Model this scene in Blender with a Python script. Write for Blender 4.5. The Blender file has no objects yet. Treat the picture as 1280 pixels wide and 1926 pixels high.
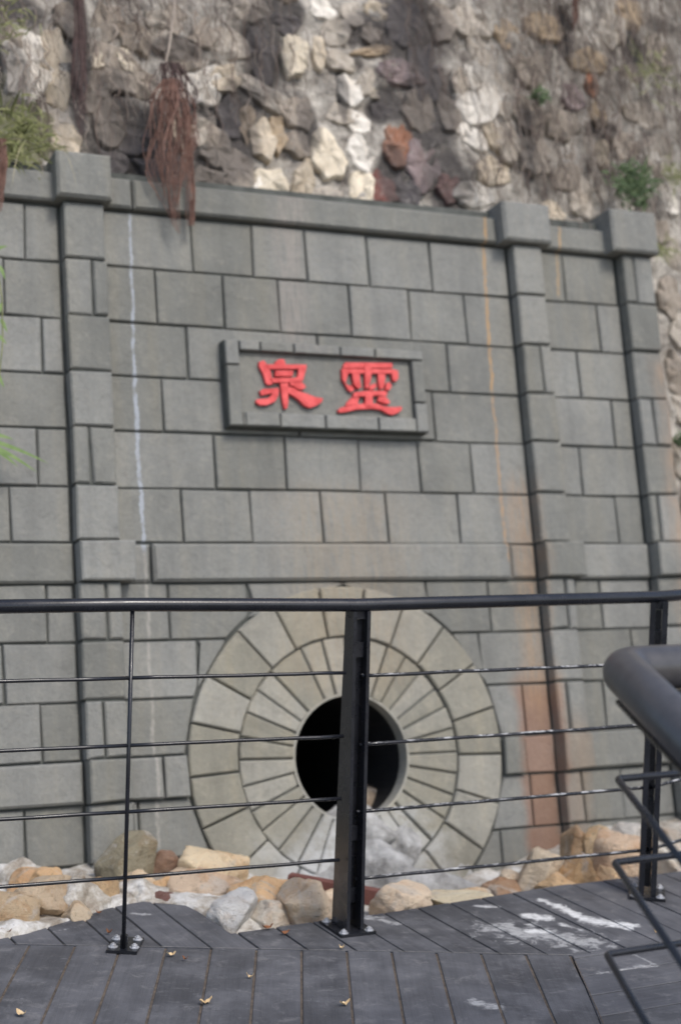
import bpy, bmesh, math, random
from mathutils import Vector, Matrix, noise
from math import sin, cos, tan, atan2, radians, pi, hypot

S = bpy.context.scene
COL = S.collection

# ------------------------------------------------------------------ camera
FPX, PX, PY = 2935.0, 640.0, 963.0            # survey units of the photograph
PITCH, ROLL = math.atan(133 / 2935.0), 0.033
EYE = Vector((0, 0, 1.64))
FWD = Vector((0, cos(PITCH), -sin(PITCH)))
_r0, _u0 = Vector((1, 0, 0)), Vector((0, sin(PITCH), cos(PITCH)))
RT = _r0 * cos(ROLL) + _u0 * sin(ROLL)
UP = -_r0 * sin(ROLL) + _u0 * cos(ROLL)
cam = bpy.data.cameras.new('camera')
cam.sensor_fit = 'VERTICAL'
cam.sensor_height = 36.0
cam.lens = FPX / 1926.0 * 36.0
cam.clip_start = 0.05
cam.clip_end = 500
cam.dof.use_dof = True
cam.dof.focus_distance = 4.65
cam.dof.aperture_fstop = 1.7
camo = bpy.data.objects.new('camera', cam)
M = Matrix((RT, UP, -FWD)).transposed().to_4x4()
M.translation = EYE
camo.matrix_world = M
COL.objects.link(camo)
S.camera = camo

# ------------------------------------------------------------------ world, sun, exposure
SUN_DIR = Vector((0.50, -0.62, 1.05)).normalized()     # towards the sun
wd_ = bpy.data.worlds.new('World')
S.world = wd_
wd_.use_nodes = True
nt = wd_.node_tree
nt.nodes.clear()
sky = nt.nodes.new('ShaderNodeTexSky')
sky.sky_type = 'NISHITA'
sky.sun_disc = False
sky.sun_elevation = math.asin(SUN_DIR.z)
sky.sun_rotation = atan2(SUN_DIR.x, SUN_DIR.y)
sky.air_density = 1.0
sky.dust_density = 2.5
sky.ozone_density = 1.0
bg = nt.nodes.new('ShaderNodeBackground')
bg.inputs['Strength'].default_value = 0.15
wo = nt.nodes.new('ShaderNodeOutputWorld')
nt.links.new(sky.outputs[0], bg.inputs[0])
nt.links.new(bg.outputs[0], wo.inputs[0])
sl = bpy.data.lights.new('sun', 'SUN')
sl.energy = 1.4
sl.angle = radians(14)
sl.color = (1.0, 0.965, 0.91)
so = bpy.data.objects.new('sun', sl)
so.rotation_euler = SUN_DIR.to_track_quat('Z', 'Y').to_euler()
so.location = (3, -4, 8)
COL.objects.link(so)
S.view_settings.view_transform = 'Standard'
S.view_settings.look = 'None'
S.view_settings.gamma = 1
S.view_settings.use_curve_mapping = False
S.view_settings.exposure = 0.48
S.render.engine = 'CYCLES'
S.cycles.max_bounces = 6

# ------------------------------------------------------------------ survey helpers
def ray(x, y):
    return FWD + RT * ((x - PX) / FPX) + UP * (-(y - PY) / FPX)

def at(x, y, Y):                       # point seen at x,y lying Y metres in front
    d = ray(x, y)
    return EYE + d * (Y / d.y)

def gnd(x, y, z=0.0):
    d = ray(x, y)
    return EYE + d * ((z - EYE.z) / d.z)

A_, B_ = radians(25), radians(14.5)     # wall azimuth and batter
UD = Vector((cos(A_), sin(A_), 0))
NH = Vector((sin(A_), -cos(A_), 0))
VD = -NH * sin(B_) + Vector((0, 0, cos(B_)))
WD = NH * cos(B_) + Vector((0, 0, sin(B_)))
WO = at(656, 1420, 6.5)

def wuv(x, y, w=0.0):
    d = ray(x, y)
    t = ((WO + WD * w - EYE).dot(WD)) / d.dot(WD)
    p = EYE + d * t - WO
    return p.dot(UD), p.dot(VD)

def wu(x, y, w=0.0): return wuv(x, y, w)[0]
def wv(x, y, w=0.0): return wuv(x, y, w)[1]
def wpt(u, v, w=0.0): return WO + UD * u + VD * v + WD * w

WALL_ROT = Matrix((UD, VD, WD)).transposed().to_4x4()
VBASE = -0.75
RW = -0.16                      # rubble face lies behind the block face

# ------------------------------------------------------------------ object helpers
def tag(o, label=None, cat=None, group=None, kind=None):
    if label: o['label'] = label
    if cat: o['category'] = cat
    if group: o['group'] = group
    if kind: o['kind'] = kind
    return o

def link_mesh(name, verts, faces, mat, parent=None, smooth=False, loc=None):
    me = bpy.data.meshes.new(name)
    me.from_pydata([tuple(v) for v in verts], [], faces)
    me.validate()
    me.update()
    if mat: me.materials.append(mat)
    if smooth: me.polygons.foreach_set('use_smooth', [True] * len(me.polygons))
    o = bpy.data.objects.new(name, me)
    COL.objects.link(o)
    if parent: o.parent = parent
    if loc is not None: o.location = loc
    return o

def empty(name, loc=(0, 0, 0), mat=None):
    o = bpy.data.objects.new(name, None)
    o.empty_display_size = 0.1
    COL.objects.link(o)
    if mat is not None:
        m = mat.copy()
        m.translation = loc
        o.matrix_world = m
    else:
        o.location = loc
    return o

def centred(verts):
    n = len(verts)
    c = Vector((sum(v[0] for v in verts) / n, sum(v[1] for v in verts) / n, sum(v[2] for v in verts) / n))
    return [Vector(v) - c for v in verts], c

def inset(poly, d):
    n = len(poly)
    area = sum(poly[i][0] * poly[(i + 1) % n][1] - poly[(i + 1) % n][0] * poly[i][1] for i in range(n))
    sg = 1 if area > 0 else -1
    out = []
    for i in range(n):
        p0, p1, p2 = poly[i - 1], poly[i], poly[(i + 1) % n]
        e1 = Vector((p1[0] - p0[0], p1[1] - p0[1])); e2 = Vector((p2[0] - p1[0], p2[1] - p1[1]))
        if e1.length < 1e-7 or e2.length < 1e-7:
            out.append((p1[0], p1[1])); continue
        e1.normalize(); e2.normalize()
        n1 = Vector((-e1.y, e1.x)) * sg; n2 = Vector((-e2.y, e2.x)) * sg
        m = n1 + n2
        if m.length < 1e-4: m = n1
        m.normalize()
        k = d / max(0.45, m.dot(n1))
        out.append((p1[0] + m.x * k, p1[1] + m.y * k))
    return out

def clip_poly(poly, mx, my, nx, ny):
    out = []
    for i in range(len(poly)):
        a, b = poly[i], poly[(i + 1) % len(poly)]
        da = (a[0] - mx) * nx + (a[1] - my) * ny
        db = (b[0] - mx) * nx + (b[1] - my) * ny
        if da <= 0: out.append(a)
        if (da < 0 < db) or (db < 0 < da):
            t = da / (da - db)
            out.append((a[0] + (b[0] - a[0]) * t, a[1] + (b[1] - a[1]) * t))
    return out

def ccw(poly):
    n = len(poly)
    a = sum(poly[i][0] * poly[(i + 1) % n][1] - poly[(i + 1) % n][0] * poly[i][1] for i in range(n))
    return list(poly) if a > 0 else list(reversed(poly))

def prism(poly, w0, w1, bev=0.0, jit=0.0, rnd=random):
    """extruded outline with a chamfered front edge"""
    poly = ccw(poly)
    n = len(poly)
    v = [(p[0], p[1], w0) for p in poly]
    if bev > 0:
        v += [(p[0], p[1], w1 - bev) for p in poly]
        v += [(p[0], p[1], w1 + rnd.uniform(-jit, jit)) for p in inset(poly, bev)]
        L = 3
    else:
        v += [(p[0], p[1], w1) for p in poly]
        L = 2
    f = []
    for k in range(L - 1):
        for i in range(n):
            j = (i + 1) % n
            f.append((k * n + i, k * n + j, (k + 1) * n + j, (k + 1) * n + i))
    f.append(tuple(range((L - 1) * n, L * n)))
    f.append(tuple(range(n - 1, -1, -1)))
    return v, f

def merge(parts):
    V, F = [], []
    for v, f in parts:
        o = len(V)
        V += list(v)
        F += [tuple(i + o for i in q) for q in f]
    return V, F

def tube(pts, rad, seg=8, caps=True):
    pts = [Vector(p) for p in pts]
    n = len(pts)
    R = rad if isinstance(rad, (list, tuple)) else [rad] * n
    V, F = [], []
    prev = None
    for i, p in enumerate(pts):
        t = (pts[min(i + 1, n - 1)] - pts[max(i - 1, 0)])
        if t.length < 1e-9: t = Vector((0, 0, 1))
        t.normalize()
        if prev is None:
            a = Vector((0, 0, 1)) if abs(t.z) < 0.9 else Vector((1, 0, 0))
            x = t.cross(a).normalized()
        else:
            x = prev - t * prev.dot(t)
            if x.length < 1e-6: x = t.orthogonal()
            x.normalize()
        prev = x
        y = t.cross(x)
        for k in range(seg):
            a = 2 * pi * k / seg
            V.append(p + (x * cos(a) + y * sin(a)) * R[i])
    for i in range(n - 1):
        for k in range(seg):
            j = (k + 1) % seg
            F.append((i * seg + k, i * seg + j, (i + 1) * seg + j, (i + 1) * seg + k))
    if caps:
        F.append(tuple(range(seg - 1, -1, -1)))
        F.append(tuple(range((n - 1) * seg, n * seg)))
    return V, F

def box(c, sx, sy, sz, rot=None):
    V = [Vector((x * sx / 2, y * sy / 2, z * sz / 2)) for z in (-1, 1) for y in (-1, 1) for x in (-1, 1)]
    if rot is not None: V = [rot @ v for v in V]
    V = [v + Vector(c) for v in V]
    return V, [(0, 2, 3, 1), (4, 5, 7, 6), (0, 1, 5, 4), (2, 6, 7, 3), (0, 4, 6, 2), (1, 3, 7, 5)]

# ------------------------------------------------------------------ materials
def ramp2(nt, fac, stops):
    r = nt.nodes.new('ShaderNodeValToRGB')
    e = r.color_ramp.elements
    while len(e) > len(stops): e.remove(e[-1])
    while len(e) < len(stops): e.new(0.5)
    for el, (p, c) in zip(e, stops):
        el.position = p
        el.color = (*c, 1) if len(c) == 3 else c
    nt.links.new(fac, r.inputs[0])
    return r.outputs[0]

class Mat:
    def __init__(self, name, rough=0.85, spec=0.3, metal=0.0):
        m = bpy.data.materials.new(name)
        m.use_nodes = True
        self.m, self.nt = m, m.node_tree
        self.N, self.L = self.nt.nodes, self.nt.links
        self.b = next(n for n in self.N if n.type == 'BSDF_PRINCIPLED')
        self.b.inputs['Roughness'].default_value = rough
        self.b.inputs['Specular IOR Level'].default_value = spec
        self.b.inputs['Metallic'].default_value = metal
        g = self.N.new('ShaderNodeNewGeometry')
        self.pos = g.outputs['Position']
        self.tc = self.N.new('ShaderNodeTexCoord')
    def vec(self, kind='pos', scale=(1, 1, 1)):
        mp = self.N.new('ShaderNodeMapping')
        mp.inputs['Scale'].default_value = scale
        self.L.new(self.pos if kind == 'pos' else kind, mp.inputs[0])
        return mp.outputs[0]
    def noise(self, scale, detail=6, rough=0.55, vec=None, dist=0.0):
        n = self.N.new('ShaderNodeTexNoise')
        n.inputs['Scale'].default_value = scale
        n.inputs['Detail'].default_value = detail
        n.inputs['Roughness'].default_value = rough
        n.inputs['Distortion'].default_value = dist
        self.L.new(vec if vec is not None else self.pos, n.inputs['Vector'])
        return n.outputs['Fac']
    def ramp(self, fac, stops): return ramp2(self.nt, fac, stops)
    def mix(self, fac, a, b, mode='MIX'):
        n = self.N.new('ShaderNodeMix')
        n.data_type = 'RGBA'
        n.blend_type = mode
        for i, s in ((0, fac), (6, a), (7, b)):
            if isinstance(s, bpy.types.NodeSocket): self.L.new(s, n.inputs[i])
            elif isinstance(s, (int, float)): n.inputs[i].default_value = s if i == 0 else (s, s, s, 1)
            else: n.inputs[i].default_value = (*s, 1)
        return n.outputs[2]
    def math(self, op, a, b=0.0, c=None, clamp=False):
        n = self.N.new('ShaderNodeMath')
        n.operation = op
        n.use_clamp = clamp
        for i, s in enumerate((a, b, c)):
            if s is None: continue
            if isinstance(s, bpy.types.NodeSocket): self.L.new(s, n.inputs[i])
            else: n.inputs[i].default_value = s
        return n.outputs[0]
    def smooth(self, v, lo, hi, a=0.0, b=1.0):
        n = self.N.new('ShaderNodeMapRange')
        n.interpolation_type = 'SMOOTHSTEP'
        self.L.new(v, n.inputs[0])
        for i, s in enumerate((lo, hi, a, b)): n.inputs[i + 1].default_value = s
        return n.outputs[0]
    def dot(self, d, off):
        n = self.N.new('ShaderNodeVectorMath')
        n.operation = 'DOT_PRODUCT'
        self.L.new(self.pos, n.inputs[0])
        n.inputs[1].default_value = tuple(d)
        return self.math('SUBTRACT', n.outputs['Value'], off)
    def rand(self):
        n = self.N.new('ShaderNodeObjectInfo')
        return n.outputs['Random']
    def objcol(self):
        n = self.N.new('ShaderNodeObjectInfo')
        return n.outputs['Color']
    def bump(self, h, strength=0.3, dist=0.01):
        n = self.N.new('ShaderNodeBump')
        n.inputs['Strength'].default_value = strength
        n.inputs['Distance'].default_value = dist
        self.L.new(h, n.inputs['Height'])
        self.L.new(n.outputs[0], self.b.inputs['Normal'])
    def out(self, col, rough=None):
        if isinstance(col, bpy.types.NodeSocket): self.L.new(col, self.b.inputs['Base Color'])
        else: self.b.inputs['Base Color'].default_value = (*col, 1)
        if rough is not None: self.L.new(rough, self.b.inputs['Roughness'])
        return self.m

def wall_material(name, base, warm=0.0):
    k = Mat(name, 0.88, 0.25)
    u = k.dot(UD, WO.dot(UD)); v = k.dot(VD, WO.dot(VD))
    cb = k.N.new('ShaderNodeCombineXYZ')
    k.L.new(u, cb.inputs[0]); k.L.new(v, cb.inputs[1])
    st = k.N.new('ShaderNodeMapping')
    st.inputs['Scale'].default_value = (9, 0.8, 1)
    k.L.new(cb.outputs[0], st.inputs[0])
    streak = k.noise(1.0, 5, 0.6, st.outputs[0])
    blotch = k.noise(2.6, 5, 0.6)
    fine = k.noise(55, 6, 0.65)
    c = k.ramp(blotch, [(0.3, tuple(x * 0.82 for x in base)), (0.7, tuple(x * 1.14 for x in base))])
    c = k.mix(k.smooth(streak, 0.45, 0.72, 0, 0.6), c, tuple(x * f for x, f in zip(base, (1.18, 1.12, 1.02))))
    c = k.mix(k.smooth(streak, 0.52, 0.28, 0, 0.5), c, tuple(x * 0.7 for x in base))
    r = k.rand()
    hs = k.N.new('ShaderNodeHueSaturation')
    k.L.new(c, hs.inputs['Color'])
    k.L.new(k.smooth(r, 0, 1, 0.86, 1.12), hs.inputs['Value'])
    k.L.new(k.smooth(r, 0, 1, 1.2, 0.85), hs.inputs['Saturation'])
    c = hs.outputs[0]
    pit = k.noise(17, 7, 0.75, None, 0.4)
    c = k.mix(k.smooth(pit, 0.5, 0.7, 0, 0.4), c, tuple(x * f for x, f in zip(base, (1.45, 1.38, 1.28))))
    c = k.mix(k.smooth(pit, 0.46, 0.32, 0, 0.4), c, tuple(x * 0.62 for x in base))
    c = k.mix(k.smooth(fine, 0.35, 0.7, 0.0, 0.25), c, tuple(x * 0.6 for x in base))
    wob = k.math('MULTIPLY', k.math('SUBTRACT', k.noise(3, 3, 0.6), 0.5), 0.16)
    uw = k.math('ADD', u, wob)
    def band(u0, half, v0, v1, soft=0.05, src=None):
        d = k.math('ABSOLUTE', k.math('SUBTRACT', src or uw, u0))
        a = k.smooth(d, half + soft, max(half - soft, 0.0))
        return k.math('MULTIPLY', a, k.math('MULTIPLY', k.smooth(v, v0 - 0.12, v0 + 0.06), k.smooth(v, v1 + 0.1, v1 - 0.1)))
    gr = k.smooth(k.noise(7, 5, 0.65, st.outputs[0]), 0.3, 0.6)
    rust = (0.27, 0.11, 0.05)
    peach = (0.40, 0.25, 0.14)
    uA = wu(1012, 1400); uB = wu(995, 1150)
    c = k.mix(k.math('MULTIPLY', band(uA + 0.0, 0.09, -0.5, 0.28, 0.035), 0.5), c, rust)
    c = k.mix(k.math('MULTIPLY', band(uA + 0.15, 0.05, -0.5, 0.1, 0.06), 0.25), c, peach)
    c = k.mix(k.math('MULTIPLY', k.math('MULTIPLY', band(uB, 0.06, 0.2, 1.2, 0.06), gr), 0.45), c, peach)
    c = k.mix(k.math('MULTIPLY', k.math('MULTIPLY', band(wu(545, 500), 0.07, 1.8, 2.6, 0.06), gr), 0.4), c, (0.36, 0.31, 0.27))
    c = k.mix(k.math('MULTIPLY', k.math('MULTIPLY', band(wu(650, 1100), 0.28, 0.3, 1.15, 0.2), gr), 0.24), c, (0.40, 0.29, 0.17))
    c = k.mix(k.math('MULTIPLY', k.math('MULTIPLY', band(wu(1262, 900), 0.07, 0.5, 1.8, 0.07), gr), 0.6), c, (0.38, 0.26, 0.17))
    # thin mineral runs: lime on the left, iron on the right
    def run(x0, y0, x1, y1, half, col, amt, seed):
        (ua, va), (ub, vb) = wuv(x0, y0), wuv(x1, y1)
        uc = k.math('ADD', k.math('MULTIPLY', k.math('SUBTRACT', v, va), (ub - ua) / (vb - va)), ua)
        nb = k.N.new('ShaderNodeCombineXYZ'); k.L.new(v, nb.inputs[1]); nb.inputs[0].default_value = seed
        n1 = k.noise(6, 5, 0.7, nb.outputs[0])
        uc = k.math('ADD', uc, k.math('MULTIPLY', k.math('SUBTRACT', n1, 0.5), 0.042))
        d = k.math('ABSOLUTE', k.math('SUBTRACT', u, uc))
        d = k.math('ADD', d, k.math('MULTIPLY', k.math('SUBTRACT', k.noise(70, 4, 0.7), 0.5), 0.010))
        n2 = k.noise(11, 4, 0.7, nb.outputs[0], 0.3)
        e = k.math('SUBTRACT', d, k.math('MULTIPLY', n2, half * 2.2))
        m = k.math('MULTIPLY', k.smooth(e, 0.002, -half * 0.5), k.math('MULTIPLY', k.smooth(v, vb - 0.01, vb + 0.03), k.smooth(v, va + 0.01, va - 0.01)))
        return k.mix(k.math('MULTIPLY', k.math('MULTIPLY', m, k.smooth(k.noise(26, 5, 0.7), 0.32, 0.55, 0.35, 1.0)), amt), c, col)
    c = run(244, 400, 254, 740, 0.0060, (0.38, 0.41, 0.45), 0.74, 3.0)
    c = run(254, 740, 272, 1040, 0.0085, (0.38, 0.41, 0.45), 0.78, 4.0)
    c = run(272, 1040, 299, 1600, 0.0065, (0.38, 0.36, 0.32), 0.6, 5.0)
    c = run(903, 400, 926, 740, 0.0070, (0.46, 0.28, 0.12), 0.7, 6.0)
    c = run(926, 740, 952, 1060, 0.0065, (0.44, 0.28, 0.15), 0.6, 7.0)
    c = run(1042, 400, 1050, 560, 0.0060, (0.45, 0.30, 0.15), 0.7, 8.0)
    # lime bloom spreading from the foot of the outlet
    rr = k.math('SQRT', k.math('ADD', k.math('POWER', u, 2.0), k.math('POWER', k.math('ADD', v, 0.60), 2.0)))
    lm = k.math('MULTIPLY', k.smooth(k.math('ADD', rr, k.math('MULTIPLY', k.math('SUBTRACT', k.noise(5, 5, 0.7), 0.5), 0.5)), 0.55, 0.22), k.smooth(k.noise(9, 6, 0.7), 0.32, 0.56))
    c = k.mix(k.math('MULTIPLY', lm, 0.8), c, (0.52, 0.53, 0.53))
    h = k.math('ADD', k.math('MULTIPLY', fine, 0.6), k.math('ADD', k.math('MULTIPLY', k.noise(14, 5, 0.6), 0.9), k.math('MULTIPLY', pit, 0.8)))
    k.bump(h, 0.6, 0.011)
    return k.out(c)

M_BLOCK = wall_material('block_stone', (0.214, 0.215, 0.197))
M_RING = wall_material('ring_stone', (0.285, 0.274, 0.230))

def joint_material():
    k = Mat('joint_mortar', 0.95, 0.1)
    c = k.ramp(k.noise(12, 5), [(0.3, (0.066, 0.070, 0.064)), (0.7, (0.125, 0.130, 0.119))])
    return k.out(c)
M_JOINT = joint_material()

def slope_stain(k, c, amt):
    u = k.dot(UD, WO.dot(UD)); v = k.dot(VD, WO.dot(VD))
    # old dark stains on the slope
    w = k.math('MULTIPLY', k.math('SUBTRACT', k.noise(6, 5, 0.65), 0.5), 1.1)
    m = None
    for x, y, a, b in ((146, 110, 26, 170), (212, 190, 40, 60), (330, 95, 60, 26), (352, 205, 70, 20), (640, 180, 12, 60), (470, 190, 30, 30), (575, 240, 26, 60), (712, 210, 30, 30), (20, 20, 60, 40), (660, 60, 14, 40), (1130, 245, 46, 22), (1190, 100, 30, 80), (1060, 60, 24, 80), (985, 270, 20, 90), (20, 150, 34, 70), (240, 265, 80, 90), (300, 320, 70, 50), (445, 250, 44, 110), (492, 90, 46, 110), (530, 20, 50, 40), (775, 60, 90, 90),
                       (730, 200, 44, 40), (806, 200, 66, 110), (840, 340, 60, 70), (735, 330, 34, 70), (400, 320, 60, 50), (690, 60, 60, 40)):
        cu, cv = wuv(x, y, RW)
        e = k.math('ADD', k.math('POWER', k.math('MULTIPLY', k.math('SUBTRACT', u, cu), 402 / a), 2), k.math('POWER', k.math('MULTIPLY', k.math('SUBTRACT', v, cv), 402 / b), 2))
        q = k.smooth(k.math('ADD', e, w), 1.3, 0.5)
        m = q if m is None else k.math('MAXIMUM', m, q)
    return k.mix(k.math('MULTIPLY', m, amt), c, (0.080, 0.072, 0.069))
def stone_mat():
    k = Mat('rubble_stone', 0.9, 0.2)
    base = k.objcol()
    n1 = k.noise(7, 7, 0.65)
    n2 = k.noise(34, 6, 0.7)
    c = k.mix(k.smooth(n1, 0.46, 0.68, 0, 0.5), base, k.mix(1.0, base, (0.56, 0.51, 0.45), 'MULTIPLY'))
    c = k.mix(k.smooth(n2, 0.5, 0.75, 0, 0.5), c, (0.42, 0.40, 0.36))
    c = k.mix(k.smooth(n2, 0.46, 0.25, 0, 0.6), c, (0.09, 0.08, 0.08))
    n3 = k.noise(15, 6, 0.72, k.vec('pos', (1, 1, 0.45)), 0.7)
    c = k.mix(k.smooth(n3, 0.56, 0.68, 0, 0.3), c, (0.42, 0.385, 0.33))
    c = k.mix(k.smooth(n3, 0.44, 0.34, 0, 0.5), c, (0.115, 0.10, 0.09))
    dk = k.noise(2.2, 4, 0.6, k.vec('pos', (1.6, 1.6, 0.5)))
    c = k.mix(k.smooth(dk, 0.56, 0.68, 0, 0.35), c, (0.10, 0.09, 0.082))
    c = slope_stain(k, c, 0.66)
    k.bump(k.math('ADD', n1, k.math('MULTIPLY', n2, 0.5)), 0.55, 0.025)
    return k.out(c)
M_STONE = stone_mat()

def gap_mat():
    k = Mat('rubble_mortar', 0.95, 0.1)
    u = k.dot(UD, WO.dot(UD)); v = k.dot(VD, WO.dot(VD))
    c = k.ramp(k.noise(8, 7, 0.74), [(0.34, (0.10, 0.088, 0.080)), (0.46, (0.34, 0.31, 0.27)), (0.60, (0.58, 0.54, 0.475))])
    c = slope_stain(k, c, 0.92)
    n3 = k.noise(30, 6, 0.75)
    c = k.mix(k.smooth(n3, 0.55, 0.7, 0, 0.4), c, (0.4, 0.37, 0.34))
    k.bump(k.noise(25, 6, 0.7), 1.0, 0.03)
    return k.out(c)
M_GAP = gap_mat()

def boulder_mat():
    k = Mat('boulder_stone', 0.85, 0.3)
    base = k.objcol()
    n1 = k.noise(7, 7, 0.68, None, 0.8)
    n2 = k.noise(48, 7, 0.75)
    n3 = k.noise(5, 5, 0.6, k.vec('pos', (1, 1, 1)), 1.5)
    v = k.noise(1.0, 6, 0.65, k.vec('pos', (9, 9, 34)), 0.6)
    c = k.mix(k.smooth(n1, 0.48, 0.66, 0, 0.6), base, k.mix(1.0, base, (0.78, 0.60, 0.45), 'MULTIPLY'))
    c = k.mix(k.smooth(n3, 0.54, 0.66, 0, 0.6), c, (0.56, 0.52, 0.46))
    c = k.mix(k.smooth(v, 0.54, 0.68, 0, 0.35), c, k.mix(1.0, base, (0.6, 0.53, 0.47), 'MULTIPLY'))
    c = k.mix(k.smooth(n2, 0.55, 0.7, 0, 0.4), c, (0.62, 0.58, 0.52))
    c = k.mix(k.smooth(n2, 0.44, 0.32, 0, 0.55), c, (0.12, 0.085, 0.06))
    k.bump(k.math('ADD', k.math('ADD', n1, k.math('MULTIPLY', v, 0.6)), k.math('MULTIPLY', n2, 0.5)), 1.0, 0.03)
    return k.out(c)
M_BOULDER = boulder_mat()

def cement_mat():
    k = Mat('pale_cement', 0.95, 0.15)
    c = k.ramp(k.noise(9, 7, 0.72), [(0.3, (0.20, 0.16, 0.12)), (0.46, (0.42, 0.38, 0.32)), (0.58, (0.64, 0.62, 0.58)), (0.68, (0.74, 0.73, 0.70))])
    c = k.mix(k.smooth(k.noise(38, 5, 0.7), 0.55, 0.7, 0, 0.5), c, (0.2, 0.17, 0.14))
    k.bump(k.noise(32, 7, 0.7), 0.9, 0.015)
    return k.out(c)
M_CEMENT = cement_mat()

def concrete_mat():
    k = Mat('rough_concrete', 0.92, 0.2)
    c = k.ramp(k.noise(8, 7, 0.68), [(0.3, (0.11, 0.105, 0.098)), (0.46, (0.32, 0.315, 0.30)), (0.64, (0.54, 0.535, 0.52))])
    k.bump(k.noise(24, 7, 0.7), 1.0, 0.02)
    return k.out(c)
M_CONC = concrete_mat()

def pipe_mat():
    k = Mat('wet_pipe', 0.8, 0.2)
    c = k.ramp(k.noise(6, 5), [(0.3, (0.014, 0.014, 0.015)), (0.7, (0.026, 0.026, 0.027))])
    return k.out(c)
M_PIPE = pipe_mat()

SMEARS = [((1014, 1692), (1055, 1706), .022, .09, .02, .95), ((1050, 1706), (1098, 1727), .036, .11, .025, 1.0), ((1108, 1731), (1170, 1741), .052, .16, .03, 1.0),
          ((996, 1722), (1020, 1726), .045, .12, .025, 1.0), ((994, 1750), (1022, 1750), .030, .07, .02, 1.0), ((1056, 1738), (1090, 1748), .018, .08, .02, .85),
          ((1178, 1748), (1200, 1738), .020, .10, .02, .8), ((985, 1738), (1010, 1740), .014, .08, .02, .8), ((900, 1704), (935, 1705), .022, .07, .02, .8),
          ((940, 1745), (1090, 1770), .10, .55, .08, .5), ((1192, 1795), (1226, 1812), .012, .05, .02, .6), ((895, 1885), (930, 1892), .035, .14, .03, .5),
          ((690, 1726), (735, 1735), .03, .22, .03, .5), ((250, 1718), (280, 1720), .014, .06, .015, .6), ((100, 1752), (150, 1742), .016, .12, .02, .5), ((1130, 1830), (1230, 1815), .02, .13, .03, .45)]
def plank_mat():
    k = Mat('deck_board', 0.72, 0.35)
    ob = k.tc.outputs['Object']
    g = k.noise(1.0, 6, 0.65, k.vec(ob, (70, 3, 20)))
    blot = k.noise(4.5, 7, 0.7)
    dust = k.noise(13, 7, 0.75, None, 0.5)
    sp = k.noise(60, 4, 0.75)
    c = k.ramp(g, [(0.3, (0.060, 0.061, 0.067)), (0.7, (0.086, 0.087, 0.095))])
    r = k.rand()
    hs = k.N.new('ShaderNodeHueSaturation')
    k.L.new(c, hs.inputs['Color'])
    k.L.new(k.smooth(r, 0, 1, 0.82, 1.2), hs.inputs['Value'])
    c = hs.outputs[0]
    c = k.mix(k.smooth(blot, 0.42, 0.68, 0, 0.6), c, (0.15, 0.15, 0.16))
    c = k.mix(k.smooth(blot, 0.45, 0.3, 0, 0.5), c, (0.05, 0.05, 0.056))
    c = k.mix(k.smooth(dust, 0.52, 0.68, 0, 0.45), c, (0.21, 0.205, 0.205))
    scuff = k.noise(1.0, 5, 0.75, k.vec('pos', (9, 42, 1)), 0.6)
    c = k.mix(k.smooth(scuff, 0.60, 0.74, 0, 0.5), c, (0.24, 0.24, 0.245))
    c = k.mix(k.smooth(sp, 0.66, 0.74, 0, 0.55), c, (0.34, 0.33, 0.32))
    c = k.mix(k.smooth(sp, 0.36, 0.28, 0, 0.6), c, (0.03, 0.03, 0.032))
    # cement and paint smears trodden into the boards: stains with a place and shape of their own
    sep = k.N.new('ShaderNodeSeparateXYZ'); k.L.new(k.pos, sep.inputs[0])
    wob = k.math('MULTIPLY', k.math('SUBTRACT', k.noise(17, 7, 0.72, None, 0.6), 0.5), 1.0)
    worn = k.smooth(k.noise(1.0, 6, 0.75, k.vec('pos', (26, 50, 1)), 0.5), 0.36, 0.56, 0.35, 1.0)
    for (xa, ya), (xb, yb), rad, wk, soft, amt in SMEARS:
        a = gnd(xa, ya); b = gnd(xb, yb)
        dx, dy = b.x - a.x, b.y - a.y
        L2 = dx * dx + dy * dy
        px = k.math('SUBTRACT', sep.outputs[0], a.x); py = k.math('SUBTRACT', sep.outputs[1], a.y)
        t = k.math('ADD', k.math('MULTIPLY', px, dx / L2), k.math('MULTIPLY', py, dy / L2), None, True)
        ex = k.math('SUBTRACT', px, k.math('MULTIPLY', t, dx)); ey = k.math('SUBTRACT', py, k.math('MULTIPLY', t, dy))
        d = k.math('SQRT', k.math('ADD', k.math('POWER', ex, 2), k.math('POWER', ey, 2)))
        d = k.math('ADD', d, k.math('MULTIPLY', wob, wk))
        m = k.math('MULTIPLY', k.smooth(d, rad, rad - soft), amt)
        c = k.mix(k.math('MULTIPLY', m, worn), c, (0.66, 0.66, 0.65))
    k.bump(k.math('ADD', g, k.math('ADD', blot, k.math('MULTIPLY', sp, 0.5))), 0.35, 0.004)
    return k.out(c, k.smooth(blot, 0.3, 0.7, 0.58, 0.85))
M_PLANK = plank_mat()

def plain(name, a, b, scale=20, rough=0.85, spec=0.3, bump=0.0, metal=0.0):
    k = Mat(name, rough, spec, metal)
    n = k.noise(scale, 5, 0.6)
    if bump: k.bump(n, bump, 0.01)
    return k.out(k.ramp(n, [(0.3, a), (0.7, b)]))

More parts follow.
